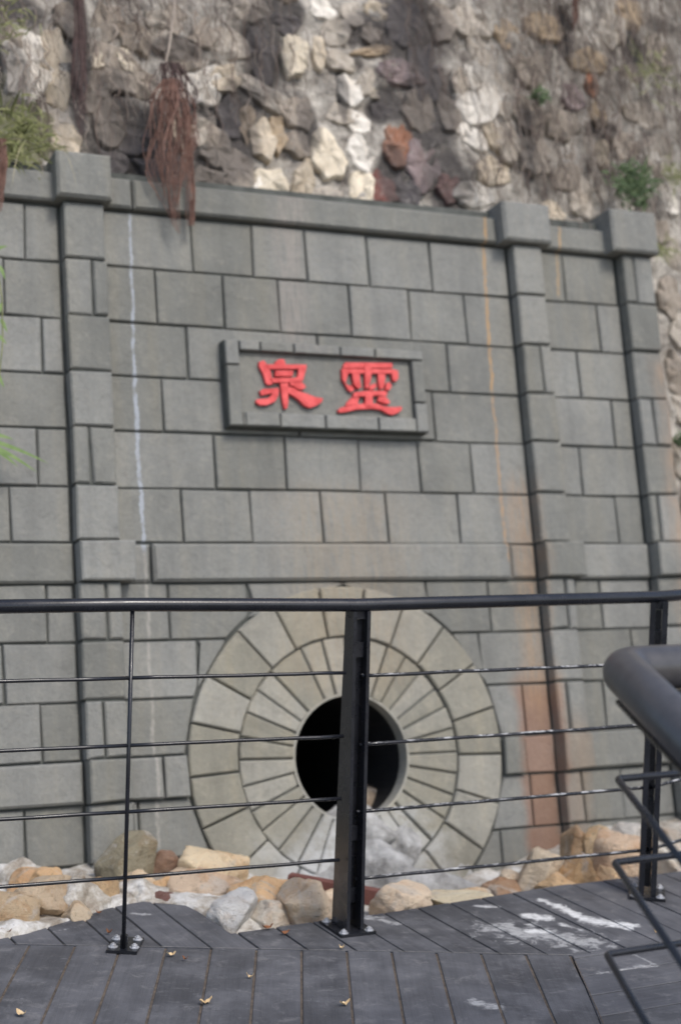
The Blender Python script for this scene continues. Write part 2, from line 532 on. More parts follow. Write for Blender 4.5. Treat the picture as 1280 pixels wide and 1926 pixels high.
M_DIRT = plain('joint_dirt', (0.07, 0.06, 0.052), (0.15, 0.122, 0.098), 30, 0.95, 0.1)
M_DARKGAP = plain('dark_gap', (0.024, 0.023, 0.024), (0.05, 0.048, 0.048), 30, 0.95, 0.1)
M_GROUND = plain('soil', (0.09, 0.075, 0.06), (0.18, 0.16, 0.13), 3, 0.95, 0.1, 0.5)
M_SEAM = plain('seam_dust', (0.12, 0.115, 0.11), (0.30, 0.29, 0.27), 30, 0.9, 0.1)
M_RED = plain('red_paint', (0.50, 0.05, 0.05), (0.76, 0.125, 0.12), 22, 0.7, 0.3, 0.4)
M_WHITE = plain('white_paint', (0.42, 0.42, 0.41), (0.72, 0.72, 0.70), 26, 0.8, 0.2)
M_STEEL = plain('bolt_steel', (0.45, 0.46, 0.48), (0.68, 0.68, 0.70), 60, 0.42, 0.5, 0, 0.6)
M_REDSTEEL = plain('red_primer', (0.12, 0.05, 0.04), (0.2, 0.09, 0.075), 22, 0.8, 0.2)
M_ROOT = plain('red_root', (0.13, 0.075, 0.060), (0.26, 0.155, 0.122), 28, 0.9, 0.15)
M_ROOTD = plain('dark_root', (0.066, 0.046, 0.043), (0.135, 0.094, 0.088), 28, 0.9, 0.15)
M_VINE = plain('dry_vine', (0.20, 0.165, 0.14), (0.42, 0.36, 0.30), 9, 0.9, 0.15)
M_VINED = plain('dead_vine', (0.085, 0.064, 0.054), (0.21, 0.165, 0.14), 9, 0.9, 0.15)
M_LEAF = plain('green_leaf', (0.05, 0.082, 0.036), (0.12, 0.165, 0.075), 30, 0.6, 0.3)
M_GRASS = plain('pale_grass', (0.11, 0.13, 0.045), (0.26, 0.26, 0.12), 30, 0.7, 0.2)
M_BLADE = plain('fresh_blade', (0.11, 0.18, 0.05), (0.20, 0.28, 0.10), 30, 0.6, 0.3)
M_STRAW = plain('straw_blade', (0.25, 0.22, 0.13), (0.42, 0.37, 0.24), 30, 0.8, 0.2)
M_DRYLEAF = plain('dry_leaf', (0.50, 0.34, 0.17), (0.62, 0.50, 0.32), 40, 0.8, 0.2)
M_BROWNLEAF = plain('brown_leaf', (0.13, 0.05, 0.025), (0.26, 0.12, 0.06), 40, 0.8, 0.2)

def metal_mat(name, glints):
    k = Mat(name, 0.3, 0.5)
    n = k.noise(120, 4, 0.6)
    c = k.ramp(k.noise(9, 5), [(0.3, (0.008, 0.009, 0.012)), (0.7, (0.016, 0.017, 0.022))])
    if glints:
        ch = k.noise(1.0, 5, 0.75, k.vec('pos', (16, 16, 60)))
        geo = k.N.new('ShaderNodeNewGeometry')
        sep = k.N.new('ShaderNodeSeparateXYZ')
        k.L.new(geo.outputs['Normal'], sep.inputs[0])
        top = k.smooth(sep.outputs[2], 0.1, 0.6)          # wet glint painted into the colour along the top side of the rods
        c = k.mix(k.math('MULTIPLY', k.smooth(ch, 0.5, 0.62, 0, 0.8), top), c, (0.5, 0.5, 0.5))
    k.bump(n, 0.15, 0.002)
    return k.out(c, k.smooth(k.noise(14, 4), 0.3, 0.7, 0.2, 0.38))
M_METAL = metal_mat('black_metal_paint', False)
M_METALC = metal_mat('glint_flecked_metal', True)

def tubegrip():
    k = Mat('handrail_grip', 0.36, 0.55)
    n = k.noise(1.0, 5, 0.6, k.vec('pos', (30, 30, 30)))
    c = k.ramp(n, [(0.3, (0.048, 0.046, 0.048)), (0.7, (0.072, 0.069, 0.070))])
    sc = k.noise(1.0, 3, 0.8, k.vec('pos', (160, 30, 160)))
    c = k.mix(k.smooth(sc, 0.7, 0.8, 0, 0.3), c, (0.2, 0.2, 0.2))
    k.bump(k.noise(140, 4), 0.12, 0.002)
    return k.out(c)
M_GRIP = tubegrip()

# ------------------------------------------------------------------ ground
rg = random.Random(3)
tag(link_mesh('ground', [(-150, -150, -0.6), (150, -150, -0.6), (150, 150, -0.6), (-150, 150, -0.6)], [(0, 1, 2, 3)], M_GROUND), kind='structure')

# ------------------------------------------------------------------ masonry wall
wall = empty('masonry_wall', wpt(0, VBASE, 0), WALL_ROT)
tag(wall, 'grey block retaining wall with pilasters, coping and a round stone outlet behind the railing', 'wall')
rw = random.Random(11)

def wobj(name, vf, mat, parent=None, off=(0, 0), smooth=False):
    """mesh given in wall coordinates (u, v, w); origin moved to its own centre"""
    v, f = vf
    vv, c = centred([(p[0], p[1] - VBASE, p[2]) for p in v])
    par = parent or wall
    o = link_mesh(name, vv, f, mat, par, smooth)
    o.location = c - (par.location if par is not wall else Vector((0, 0, 0)))
    return o

GAP = 0.0044
REC = -0.015
def block(u0, u1, v0, v1, w1, name='stone_block', parent=None, gap=GAP, bev=0.005, w0=None, mat=None):
    j = lambda: rw.uniform(-0.0034, 0.0034)
    p = [(u0 + gap + j(), v0 + gap + j()), (u1 - gap + j(), v0 + gap + j()), (u1 - gap + j(), v1 - gap + j()), (u0 + gap + j(), v1 - gap + j())]
    return wobj(name, prism(p, (w1 + REC - 0.012) if w0 is None else w0, w1 + rw.uniform(-0.003, 0.004), bev, 0.002, rw), mat or M_BLOCK, parent)

VR = [2.328, 2.082, 1.839, 1.604, 1.371, 1.132, 0.902, 0.735, 0.502, 0.267, 0.04, -0.129, -0.36, -0.6]
PP = 0.065                       # how far the pilasters stand out
# pilaster edges, upper and lower
uLP0, uLP1 = wu(131, 700, PP), wu(213, 700, PP)
uRP0, uRP1 = wu(990, 740, PP), wu(1046, 740, PP)
uFP0, uFP1 = wu(1186, 640, PP), wu(1243, 640, PP)
uLQ1, uRQ1 = wu(238, 1250, PP), wu(1096, 1250, PP)
ULEFT, UEND = -2.6, uFP1
RC = 0.728                       # radius of the ring
CU, CV = 0.012, -0.010

# core of the wall: a slab with a round hole
def core():
    vt = VR[0] + 0.18
    n = 48
    V, F = [], []
    outer = []
    for i in range(n):
        a = 2 * pi * i / n
        d = (cos(a), sin(a))
        # cast to rectangle
        ts = []
        for lim, comp in ((UEND - 0.01 - CU, d[0]), (ULEFT - CU, d[0]), (vt - CV, d[1]), (VBASE - 0.3 - CV, d[1])):
            if abs(comp) > 1e-6 and lim / comp > 0: ts.append(lim / comp)
        t = min(ts)
        outer.append((CU + d[0] * t, CV + d[1] * t))
    # exact rectangle corners
    for cx, cy in ((UEND - 0.01, vt), (ULEFT, vt), (ULEFT, VBASE - 0.3), (UEND - 0.01, VBASE - 0.3)):
        i = min(range(n), key=lambda q: hypot(outer[q][0] - cx, outer[q][1] - cy))
        outer[i] = (cx, cy)
    ri = 0.290
    for w in (REC, -0.45):
        for i in range(n):
            a = 2 * pi * i / n
            V.append((CU + cos(a) * ri, CV + sin(a) * ri, w))
        for p in outer: V.append((p[0], p[1], w))
    for i in range(n):
        j = (i + 1) % n
        F.append((i, n + i, n + j, j))
        F.append((2 * n + i, 2 * n + j, 3 * n + j, 3 * n + i))
        F.append((n + i, 3 * n + i, 3 * n + j, n + j))
        F.append((i, j, 2 * n + j, 2 * n + i))
    return V, F
wobj('wall_core', core(), M_JOINT)

def ring_clip(u0, u1, v0, v1):
    """how a course block meets the round surround: returns polygon or None"""
    r = RC + 0.006
    pts = []
    cs = [(u0, v0), (u1, v0), (u1, v1), (u0, v1)]
    ins = [hypot(x - CU, y - CV) < r for x, y in cs]
    if all(ins): return None
    # sample edges
    poly = []
    for i in range(4):
        p, q = cs[i], cs[(i + 1) % 4]
        for s in range(12):
            t = s / 12
            poly.append((p[0] + (q[0] - p[0]) * t, p[1] + (q[1] - p[1]) * t))
    if not any(hypot(x - CU, y - CV) < r for x, y in poly): return cs
    out = []
    for x, y in poly:
        d = hypot(x - CU, y - CV)
        if d < r - 1e-6:
            # push outwards along u (side courses) or v (above)
            if abs(y - CV) < r:
                h = math.sqrt(max(r * r - (y - CV) ** 2, 0))
                xs = CU - h if (u0 + u1) / 2 < CU else CU + h
                if u0 - 1e-6 <= xs <= u1 + 1e-6:
                    out.append((xs, y)); continue
            if abs(x - CU) < r:
                h = math.sqrt(max(r * r - (x - CU) ** 2, 0))
                ys = CV + h if y > CV else CV - h
                if v0 - 1e-6 <= ys <= v1 + 1e-6:
                    out.append((x, ys)); continue
            continue
        else:
            out.append((x, y))
    # drop duplicates and collinear points
    q = []
    for p in out:
        if not q or hypot(p[0] - q[-1][0], p[1] - q[-1][1]) > 0.004: q.append(p)
    m = []
    for i in range(len(q)):
        a, b, c = q[i - 1], q[i], q[(i + 1) % len(q)]
        cr = (b[0] - a[0]) * (c[1] - b[1]) - (b[1] - a[1]) * (c[0] - b[0])
        if abs(cr) > 2e-5: m.append(b)
    if len(m) < 3: return None
    ar = abs(sum(m[i][0] * m[(i + 1) % len(m)][1] - m[(i + 1) % len(m)][0] * m[i][1] for i in range(len(m)))) / 2
    return m if ar > 0.0025 else None

def block_ring(u0, u1, v0, v1, w1, name='stone_block'):
    p = ring_clip(u0, u1, v0, v1)
    if p is None: return
    if len(p) == 4 and p == [(u0, v0), (u1, v0), (u1, v1), (u0, v1)]:
        block(u0, u1, v0, v1, w1, name); return
    q = inset(ccw(p), GAP)
    wobj(name, prism(q, w1 + REC - 0.012, w1 + rw.uniform(-0.002, 0.003), 0.005, 0.001, rw), M_BLOCK)

def xs_to_u(xs, r, w=0.0):
    vm = (VR[r] + VR[r + 1]) / 2
    # image height of the middle of this course at x=600
    best = min(range(0, 1926, 2), key=lambda y: abs(wv(600, y, w) - vm))
    out = []
    for x in xs:
        yy = best
        for _ in range(6):
            e = wv(x, yy, w) - vm
            yy += e * 420
        out.append(wu(x, yy, w))
    return out

# sign recess limits
sg_u0, sg_u1 = wu(419, 730), wu(803, 730)
sg_v1, sg_v0 = wv(600, 640), wv(600, 817)

MAIN = {0: [360, 475, 575, 692, 810], 1: [293, 420, 525, 658, 770, 876], 2: [352, 600, 843], 3: [307, 560, 815],
        4: [405, 537, 675, 788, 887], 5: [343, 472, 605, 728, 862], 7: [318, 467, 640, 803, 920], 8: [373, 640, 903],
        9: [640, 985], 11: [262, 640, 1000], 12: [420, 700, 945]}
LEFT = {0: [47], 1: [7], 2: [80], 3: [], 4: [70], 5: [20], 7: [90], 8: [8], 9: [78], 11: [47], 12: [10]}
RIGHT = {0: [1060], 1: [1125], 2: [1087], 3: [1152], 4: [1092], 5: [1160], 7: [1130], 8: [1190], 9: [1137], 11: [1170], 12: [1120]}
for r in range(13):
    if r in (6, 10): continue
    v1, v0 = VR[r], VR[r + 1]
    low = r >= 7
    ml, mr = (uLQ1 if low else uLP1), uRP0 - 0.003
    js = [ml - 0.02] + xs_to_u(MAIN[r], r) + [mr + 0.004]
    for a, b in zip(js, js[1:]):
        if low: block_ring(a, b, v0, v1, 0.0)
        else: block(a, b, v0, v1, 0.0)
    le = xs_to_u(LEFT[r], r)
    js = [ULEFT] + ([le[0] - 0.27 * k for k in (3, 2, 1)] if le else [-1.95 + 0.02 * r, -1.65 + 0.02 * r]) + le + [uLP0 - 0.001]
    for a, b in zip(js, js[1:]): block(a, b, v0, v1, 0.0)
    rr = xs_to_u(RIGHT[r], r)
    js = [(uRQ1 if low else uRP1) - 0.02] + rr + [uFP0 - 0.001]
    for a, b in zip(js, js[1:]): block(a, b, v0, v1, 0.0)

# string courses
for r, w in ((6, 0.022), (10, 0.03)):
    v1, v0 = VR[r], VR[r + 1]
    if r == 6:
        ja = xs_to_u([247, 285, 957], 6)
        for a, b, ww in ((ja[0] - 0.02, ja[1], 0.004), (ja[1], ja[2], w), (ja[2], uRP0 + 0.004, 0.002)): block(a, b, v0, v1, ww, 'string_course', bev=0.012)
    else:
        ja = xs_to_u([305, 985], 10)
        block(uLQ1 - 0.02, ja[0], v0, v1, w, 'string_course', bev=0.008)
        block_ring(ja[0], CU, v0, v1, w, 'string_course')
        block_ring(CU, ja[1], v0, v1, w, 'string_course')
        block(ja[1], uRP0 + 0.004, v0, v1, 0.004, 'string_course')
    block(ULEFT, uLP0 - 0.001, v0, v1, w, 'string_course', bev=0.01)
    block((uRQ1 if r == 10 else uRP1 + 0.06) - 0.02, uFP0 - 0.001, v0, v1, w, 'string_course', bev=0.01)

# pilasters
def pilaster(u0, u1up, u1lo, joints, capx, capy):
    p = wobj('pilaster', merge([prism([(u0 + 0.012, VBASE - 0.2), (u1lo - 0.012, VBASE - 0.2), (u1lo - 0.012, VR[7]), (u0 + 0.012, VR[7])], -0.05, PP + REC),
                               prism([(u0 + 0.012, VR[7] - 0.02), (u1up - 0.012, VR[7] - 0.02), (u1up - 0.012, VR[0] + 0.1), (u0 + 0.012, VR[0] + 0.1)], -0.05, PP + REC - 0.001)]), M_JOINT)
    for r in range(13):
        v1, v0 = VR[r], VR[r + 1]
        u1 = u1lo if r >= 7 else u1up
        w = PP
        nm = 'stone_block'
        if r in (6, 10):
            w = PP + (0.03 if r == 6 else 0.028); nm = 'string_course'
            if r == 6: u1 = u1up + 0.055
        js = [u0] + xs_to_u(joints.get(r, []), r, w) + [u1]
        for a, b in zip(js, js[1:]):
            # bottom of each block runs back to the wall so the flanks read as stone
            block(a, b, v0, v1, w, nm, p, w0=0.002, bev=0.007, gap=0.0048)
    x0, x1, y0, y1, wc = capx[0], capx[1], capy[0], capy[1], PP + 0.045
    cu0, cu1 = wu(x0, (y0 + y1) / 2, wc), wu(x1, (y0 + y1) / 2, wc)
    cv1 = wv((x0 + x1) / 2, y0, wc)
    wobj('cap_stone', prism([(cu0, VR[0] + 0.004), (cu1, VR[0] + 0.004), (cu1, cv1), (cu0, cv1)], -0.12, wc, 0.012, 0.003, rw), M_BLOCK, p)
    return p
pilaster(uLP0, uLP1, uLQ1, {1: [175], 4: [172], 7: [203], 9: [198], 11: [255]}, (108, 211), (286, 385))
pilaster(uRP0, uRP1, uRQ1, {2: [1020], 7: [1065], 9: [1068], 11: [1097]}, (948, 1036), (381, 465))
pilaster(uFP0, uFP1, uFP1 + 0.04, {0: [1195], 3: [1230], 5: [1240]}, (1152, 1236), (396, 482))

# coping stones
def coping(x0, x1, ym, ytop, u0=None, u1=None):
    w = 0.035
    a = wu(x0, ym, w) if u0 is None else u0
    b = wu(x1, ym, w) if u1 is None else u1
    vt = ytop
    wobj('coping_stone', prism([(a + 0.004, VR[0] + 0.008), (b - 0.004, VR[0] + 0.008), (b - 0.004, vt + rw.uniform(-.004, .004)), (a + 0.004, vt + rw.uniform(-.004, .004))], -0.2, w, 0.01, 0.003, rw), M_BLOCK)
VT = (wv(300, 343, 0.035) + wv(800, 395, 0.035)) / 2
coping(0, 250, 370, VT, u0=uLP1 - 0.01)
coping(250, 250, 370, VT, u1=wu(935, 435, 0.035))
coping(0, 0, 430, VT, u0=wu(935, 435, 0.035), u1=uRP0 + 0.02)
coping(0, 0, 350, VT, u0=ULEFT, u1=uLP0 + 0.02)
coping(0, 0, 350, VT - 0.01, u0=uRP1 - 0.02, u1=uFP0 + 0.02)

# round outlet
def annulus(r0, r1, w0, w1, n=64):
    V, F = [], []
    for r, w in ((r0, w0), (r0, w1), (r1, w1), (r1, w0)):
        for i in range(n):
            a = 2 * pi * i / n
            V.append((CU + cos(a) * r, CV + sin(a) * r, w))
    for k in range(4):
        for i in range(n):
            j = (i + 1) % n
            m = (k + 1) % 4
            F.append((k * n + i, k * n + j, m * n + j, m * n + i))
    return V, F
mouth = wobj('spring_outlet', annulus(0.264, RC - 0.004, -0.06, REC + 0.003), M_JOINT)
def pipe(r, w0, w1, n=48, cap=True):
    V, F = [], []
    for w in (w0, w1):
        for i in range(n):
            a = 2 * pi * i / n
            V.append((CU + cos(a) * r, CV + sin(a) * r, w))
    for i in range(n):
        j = (i + 1) % n
        F.append((i, n + i, n + j, j))
    if cap: F.append(tuple(range(n, 2 * n)))
    return V, F
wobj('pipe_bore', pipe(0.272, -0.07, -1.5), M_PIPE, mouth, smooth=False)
wobj('pipe_rim', annulus(0.259, 0.270, -0.07, 0.004), M_RING, mouth)

def voussoir(a0, a1, r0, r1, w, name, seg=3, gap=0.0042):
    p = [(CU + cos(a0 + (a1 - a0) * i / seg) * r1, CV + sin(a0 + (a1 - a0) * i / seg) * r1) for i in range(seg + 1)]
    s2 = max(1, seg - 1)
    p += [(CU + cos(a1 + (a0 - a1) * i / s2) * r0, CV + sin(a1 + (a0 - a1) * i / s2) * r0) for i in range(s2 + 1)]
    wobj(name, prism(inset(ccw(p), gap), REC - 0.01, w, 0.006, 0.002, rw), M_RING, mouth)
angs = [116, 98, 81, 65, 48, 31, 14.4, -2, -19, -36, -53, -70, -88, -105, -122, -142.5, -160, -176.6, -194, -210.2, -228.5, -244]
for a, b in zip(angs, angs[1:]):
    voussoir(radians(b), radians(a), 0.508, RC, rw.uniform(0.006, 0.020), 'outer_voussoir', 3)
ang = 113.0
ia = []
while ang > 113 - 352:
    ia.append(ang); ang -= 11.4 + rw.uniform(-1.3, 1.3)
ia.append(113.0 - 360)
for a, b in zip(ia, ia[1:]):
    voussoir(radians(b), radians(a), 0.262, 0.508, rw.uniform(-0.006, 0.010), 'inner_voussoir', 2, 0.0036)

# ------------------------------------------------------------------ name plaque
plq = empty('name_plaque', wpt((sg_u0 + sg_u1) / 2, sg_v0, 0), WALL_ROT)
tag(plq, 'grey stone plaque with two raised red characters, set high on the block wall', 'sign')
pbase = Vector(((sg_u0 + sg_u1) / 2, sg_v0, 0))
def pobj(name, vf, mat, smooth=False):
    vv, c = centred([Vector(p) - pbase for p in vf[0]])
    o = link_mesh(name, vv, vf[1], mat, plq, smooth)
    o.location = c
    return o
PF = 0.075                       # plaque face height above the wall
f0u, f1u = wu(428, 730, PF), wu(801, 730, PF)
fv1, fv0 = wv(600, 647, PF), wv(600, 806, PF)
i0u, i1u = wu(455, 720, PF), wu(777, 720, PF)
iv1, iv0 = wv(620, 668, PF), wv(620, 779, PF)
pobj('backing_slab', prism([(f0u + 0.004, fv0 + 0.004), (f1u - 0.004, fv0 + 0.004), (f1u - 0.004, fv1 - 0.004), (f0u + 0.004, fv1 - 0.004)], -0.01, PF - 0.045), M_JOINT)
pobj('panel', prism([(i0u - 0.01, iv0 - 0.01), (i1u + 0.01, iv0 - 0.01), (i1u + 0.01, iv1 + 0.01), (i0u - 0.01, iv1 + 0.01)], PF - 0.05, PF - 0.032), M_BLOCK)
def ftile(a, b, c, d, g=0.004):
    pobj('tile_backing', prism([(a + .001, c + .001), (b - .001, c + .001), (b - .001, d - .001), (a + .001, d - .001)], -0.005, PF - 0.018), M_JOINT)
    pobj('frame_tile', prism([(a + g, c + g), (b - g, c + g), (b - g, d - g), (a + g, d - g)], PF - 0.0175, PF + rw.uniform(-0.003, 0.003), 0.004, 0.001, rw), M_BLOCK)
tx = [wu(x, 655, PF) for x in (452, 490, 553, 640, 705)]
js = [i0u] + tx[1:] + [f1u]
for a, b in zip(js, js[1:]): ftile(a, b, iv1, fv1)
bx = [wu(x, 790, PF) for x in (462, 528, 613, 712)]
js = [i0u] + bx + [i1u]
for a, b in zip(js, js[1:]): ftile(a, b, fv0, iv0)
lv = wv(440, 685, PF); rv = wv(790, 757, PF)
ftile(f0u, i0u, lv, fv1); ftile(f0u, i0u, fv0, lv)
ftile(i1u, f1u, rv, iv1); ftile(i1u, f1u, fv0, rv)

QUAN = [[(150, 130), (230, 105), (290, 200), (340, 300), (375, 480), (300, 500), (260, 470), (215, 320), (150, 200)],
        [(380, 215), (405, 160), (430, 110), (480, 85), (545, 90), (570, 150), (590, 215)],
        [(270, 172), (905, 178), (890, 240), (300, 245)],
        [(780, 190), (910, 182), (900, 250), (845, 440), (745, 430), (775, 330)],
        [(405, 276), (690, 274), (685, 360), (405, 364)],
        [(335, 398), (835, 388), (820, 452), (365, 465)],
        [(490, 430), (620, 425), (615, 600), (620, 780), (600, 875), (560, 885), (530, 780), (505, 600)],
        [(160, 600), (210, 565), (380, 560), (440, 545), (470, 580), (455, 680), (400, 770), (270, 825), (160, 825), (100, 780), (110, 735), (180, 725), (300, 715), (350, 660), (360, 632), (190, 665)],
        [(640, 440), (760, 445), (850, 470), (900, 535), (850, 575), (770, 568), (705, 520), (640, 500)],
        [(600, 535), (700, 550), (770, 600), (900, 640), (1050, 700), (1170, 720), (1150, 780), (1050, 840), (960, 870), (880, 840), (780, 740), (690, 675), (600, 620)]]
LING = [[(205, 140), (960, 150), (965, 225), (185, 228), (180, 195)],
        [(155, 240), (1000, 250), (1005, 318), (160, 312)],
        [(150, 240), (250, 250), (245, 340), (215, 450), (190, 465), (160, 400)],
        [(950, 260), (1050, 272), (1055, 395), (1010, 450), (970, 430), (950, 340)],
        [(510, 160), (630, 165), (615, 420), (570, 560), (525, 550), (520, 300)],
        [(315, 320), (430, 325), (440, 450), (460, 540), (405, 565), (340, 490)],
        [(195, 450), (240, 500), (325, 520), (350, 580), (300, 612), (250, 570), (215, 500)],
        [(730, 320), (850, 330), (845, 440), (820, 555), (760, 562), (742, 470)],
        [(865, 470), (920, 460), (950, 520), (910, 590), (850, 568)],
        [(600, 510), (690, 470), (705, 535), (650, 575), (590, 580)],
        [(340, 625), (520, 600), (850, 600), (880, 640), (850, 685), (700, 672), (420, 685), (330, 705)],
        [(525, 650), (640, 650), (640, 850), (525, 850)],
        [(310, 705), (430, 695), (415, 760), (420, 815), (220, 830), (245, 775)],
        [(745, 690), (860, 690), (930, 780), (900, 805), (820, 795), (725, 755)],
        [(90, 900), (150, 860), (330, 830), (520, 800), (700, 800), (840, 850), (980, 862), (1110, 850), (1112, 900), (1050, 950), (960, 985), (880, 960), (780, 900), (640, 880), (380, 895), (200, 940), (110, 945)]]
def glyph(strokes, ox, oy, lab):
    parts = []
    wf = PF - 0.012
    for i, s in enumerate(strokes):
        uvp = [wuv(ox + x / 8.533, oy + y / 8.533, wf) for x, y in s]
        parts.append(prism(uvp, PF - 0.034, wf + 0.0011 * (i % 6) - 0.002, 0.0))
    o = pobj('character', merge(parts), M_RED)
    bm = bmesh.new(); bm.from_mesh(o.data)
    bmesh.ops.triangulate(bm, faces=[f for f in bm.faces if len(f.verts) > 4])
    bmesh.ops.recalc_face_normals(bm, faces=bm.faces)
    bm.to_mesh(o.data); bm.free()
    o['label'] = lab
glyph(QUAN, 470, 665, 'raised red character for spring, left on the plaque')
glyph(LING, 625, 665, 'raised red many-stroked character, right on the plaque')

# ------------------------------------------------------------------ rubble stone wall above and beside

rub = empty('rubble_wall', wpt(0.3, VR[0] - 0.2, RW), WALL_ROT)
tag(rub, 'old rubble stone slope rising above the grey block wall, hung with dead vines', 'wall')
rbase = Vector((0.3, VR[0] - 0.2, RW))
rs = random.Random(21)
CL = {'g': (0.45, 0.40, 0.335), 'G': (0.68, 0.635, 0.56), 'c': (0.54, 0.46, 0.35), 'C': (0.66, 0.58, 0.45), 't': (0.40, 0.31, 0.21),
      'd': (0.10, 0.09, 0.09), 'o': (0.30, 0.145, 0.09), 'm': (0.23, 0.18, 0.175), 'r': (0.17, 0.075, 0.062), 'n': (0.32, 0.275, 0.225), 'e': (0.18, 0.18, 0.11)}
# surveyed stones: x, y, half width, half height, turn, kind
BIG = """52,112,40,68,4,G 108,125,30,74,-4,c 38,250,44,54,10,e 126,262,28,34,0,c 112,228,26,22,0,g 18,60,26,32,0,n 128,32,24,34,0,n 214,128,44,40,10,n
190,104,12,26,20,C 238,112,14,26,-24,C 300,36,22,20,0,g 308,70,20,20,0,g 262,68,26,28,0,n 256,150,38,30,20,n 182,176,24,38,0,n 205,40,28,34,0,n
428,82,42,27,24,g 392,158,52,33,-8,G 424,146,26,30,20,c 470,8,38,28,0,g 352,100,32,26,0,n 380,46,34,32,0,n 330,34,24,30,0,n 374,238,26,28,0,g
408,276,26,36,0,n 344,240,20,34,0,c 466,228,15,36,6,t 506,182,52,20,30,g 498,258,24,44,0,c 526,250,14,34,0,t 512,340,30,24,0,C 488,345,14,20,0,G 576,336,19,38,12,c
556,100,27,42,14,C 602,96,12,30,0,c 618,286,30,46,-16,C 616,366,30,18,0,g 608,14,24,24,0,G 634,58,26,34,38,g 668,22,22,24,0,g 657,166,22,33,-8,G
702,94,38,9,-14,t 690,150,18,26,10,g 640,112,30,20,0,g 646,212,26,20,0,g 682,226,22,20,0,G 684,276,24,40,4,G 683,350,25,33,4,C 707,172,10,11,0,C
752,274,27,43,8,o 800,302,33,50,14,m 720,358,27,32,0,r 772,356,26,34,0,d 790,206,32,46,8,n 758,136,44,24,6,m 802,130,36,60,0,d 764,38,40,44,0,d
714,18,26,20,0,c 882,38,36,40,0,g 906,84,24,42,0,g 884,142,22,24,0,G 900,196,44,40,8,G 868,150,18,28,0,g 890,254,34,18,28,G 926,250,14,36,-16,c
926,322,36,28,0,c 898,366,42,24,-6,G 944,176,20,50,0,g 956,262,24,40,0,g 1030,50,42,32,0,t 1150,56,32,38,22,g 1110,112,40,32,0,t 1116,158,12,26,0,o
1216,212,44,26,0,g 1128,212,20,26,0,t 1136,290,14,26,0,c 1062,232,36,34,0,n 1012,290,36,36,0,g 1060,320,32,40,0,n 1106,372,34,42,0,g 1190,140,30,26,0,n
1240,100,26,36,0,n 1000,120,34,40,0,n 1080,180,28,26,0,m 1180,270,34,30,0,n 1240,290,34,40,0,g 1260,372,26,34,0,G 1040,400,26,24,0,c 996,210,28,34,0,n
1246,430,24,30,0,n 1272,480,22,34,0,g 1264,556,24,40,0,n 1284,620,26,36,0,g 1276,700,24,40,0,n 1290,770,24,36,0,g 1286,860,28,40,0,g 1306,940,30,40,0,n
836,40,30,40,0,n 846,210,22,40,0,n 846,350,26,28,0,r 560,206,34,30,10,n 560,266,26,28,0,n 536,30,34,30,0,d 492,96,28,50,0,d 722,206,22,18,0,d 300,300,34,34,0,d
250,250,34,40,0,d 436,216,24,40,0,d 400,336,34,24,0,n 450,320,28,36,0,n 700,60,20,22,0,n 20,170,26,38,0,e 150,100,12,70,0,d 205,226,26,38,0,n 216,296,24,26,0,d""".split()
stones = []
for q in BIG:
    x, y, a, b, t, c = q.split(',')
    u, v = wuv(float(x), float(y), RW + 0.03)
    stones.append((u, v, float(a) / 345, float(b) / 345, radians(-float(t)), CL[c], 1.0))
def free(u, v, rad, k=0.8):
    return all(hypot((u - p[0]) / (p[2] + rad * k), (v - p[1]) / (p[3] + rad * k)) > 1.0 for p in stones)
lo_, hi_ = wuv(-40, -30, RW), wuv(1330, -30, RW)
for rmin, rmax, n, gap in ((0.065, 0.10, 1500, 0.9), (0.035, 0.055, 2500, 0.8), (0.018, 0.03, 5000, 0.75)):
    for _ in range(n):
        u, v = rs.uniform(-2.6, 3.9), rs.uniform(-0.6, 4.4)
        inview = lo_[0] < u < hi_[0] + .2 and v < lo_[1] + .1
        if v < VR[0] - 0.02 and u < UEND - 0.02: continue
        if rmax < 0.06 and not inview: continue
        if len(stones) > 299: break
        a = rs.uniform(rmin, rmax)
        if free(u, v, a, gap):
            stones.append((u, v, a, a * rs.uniform(.75, 1.25), rs.uniform(-.6, .6), CL[rs.choice('gntgctntG')], 0.75))
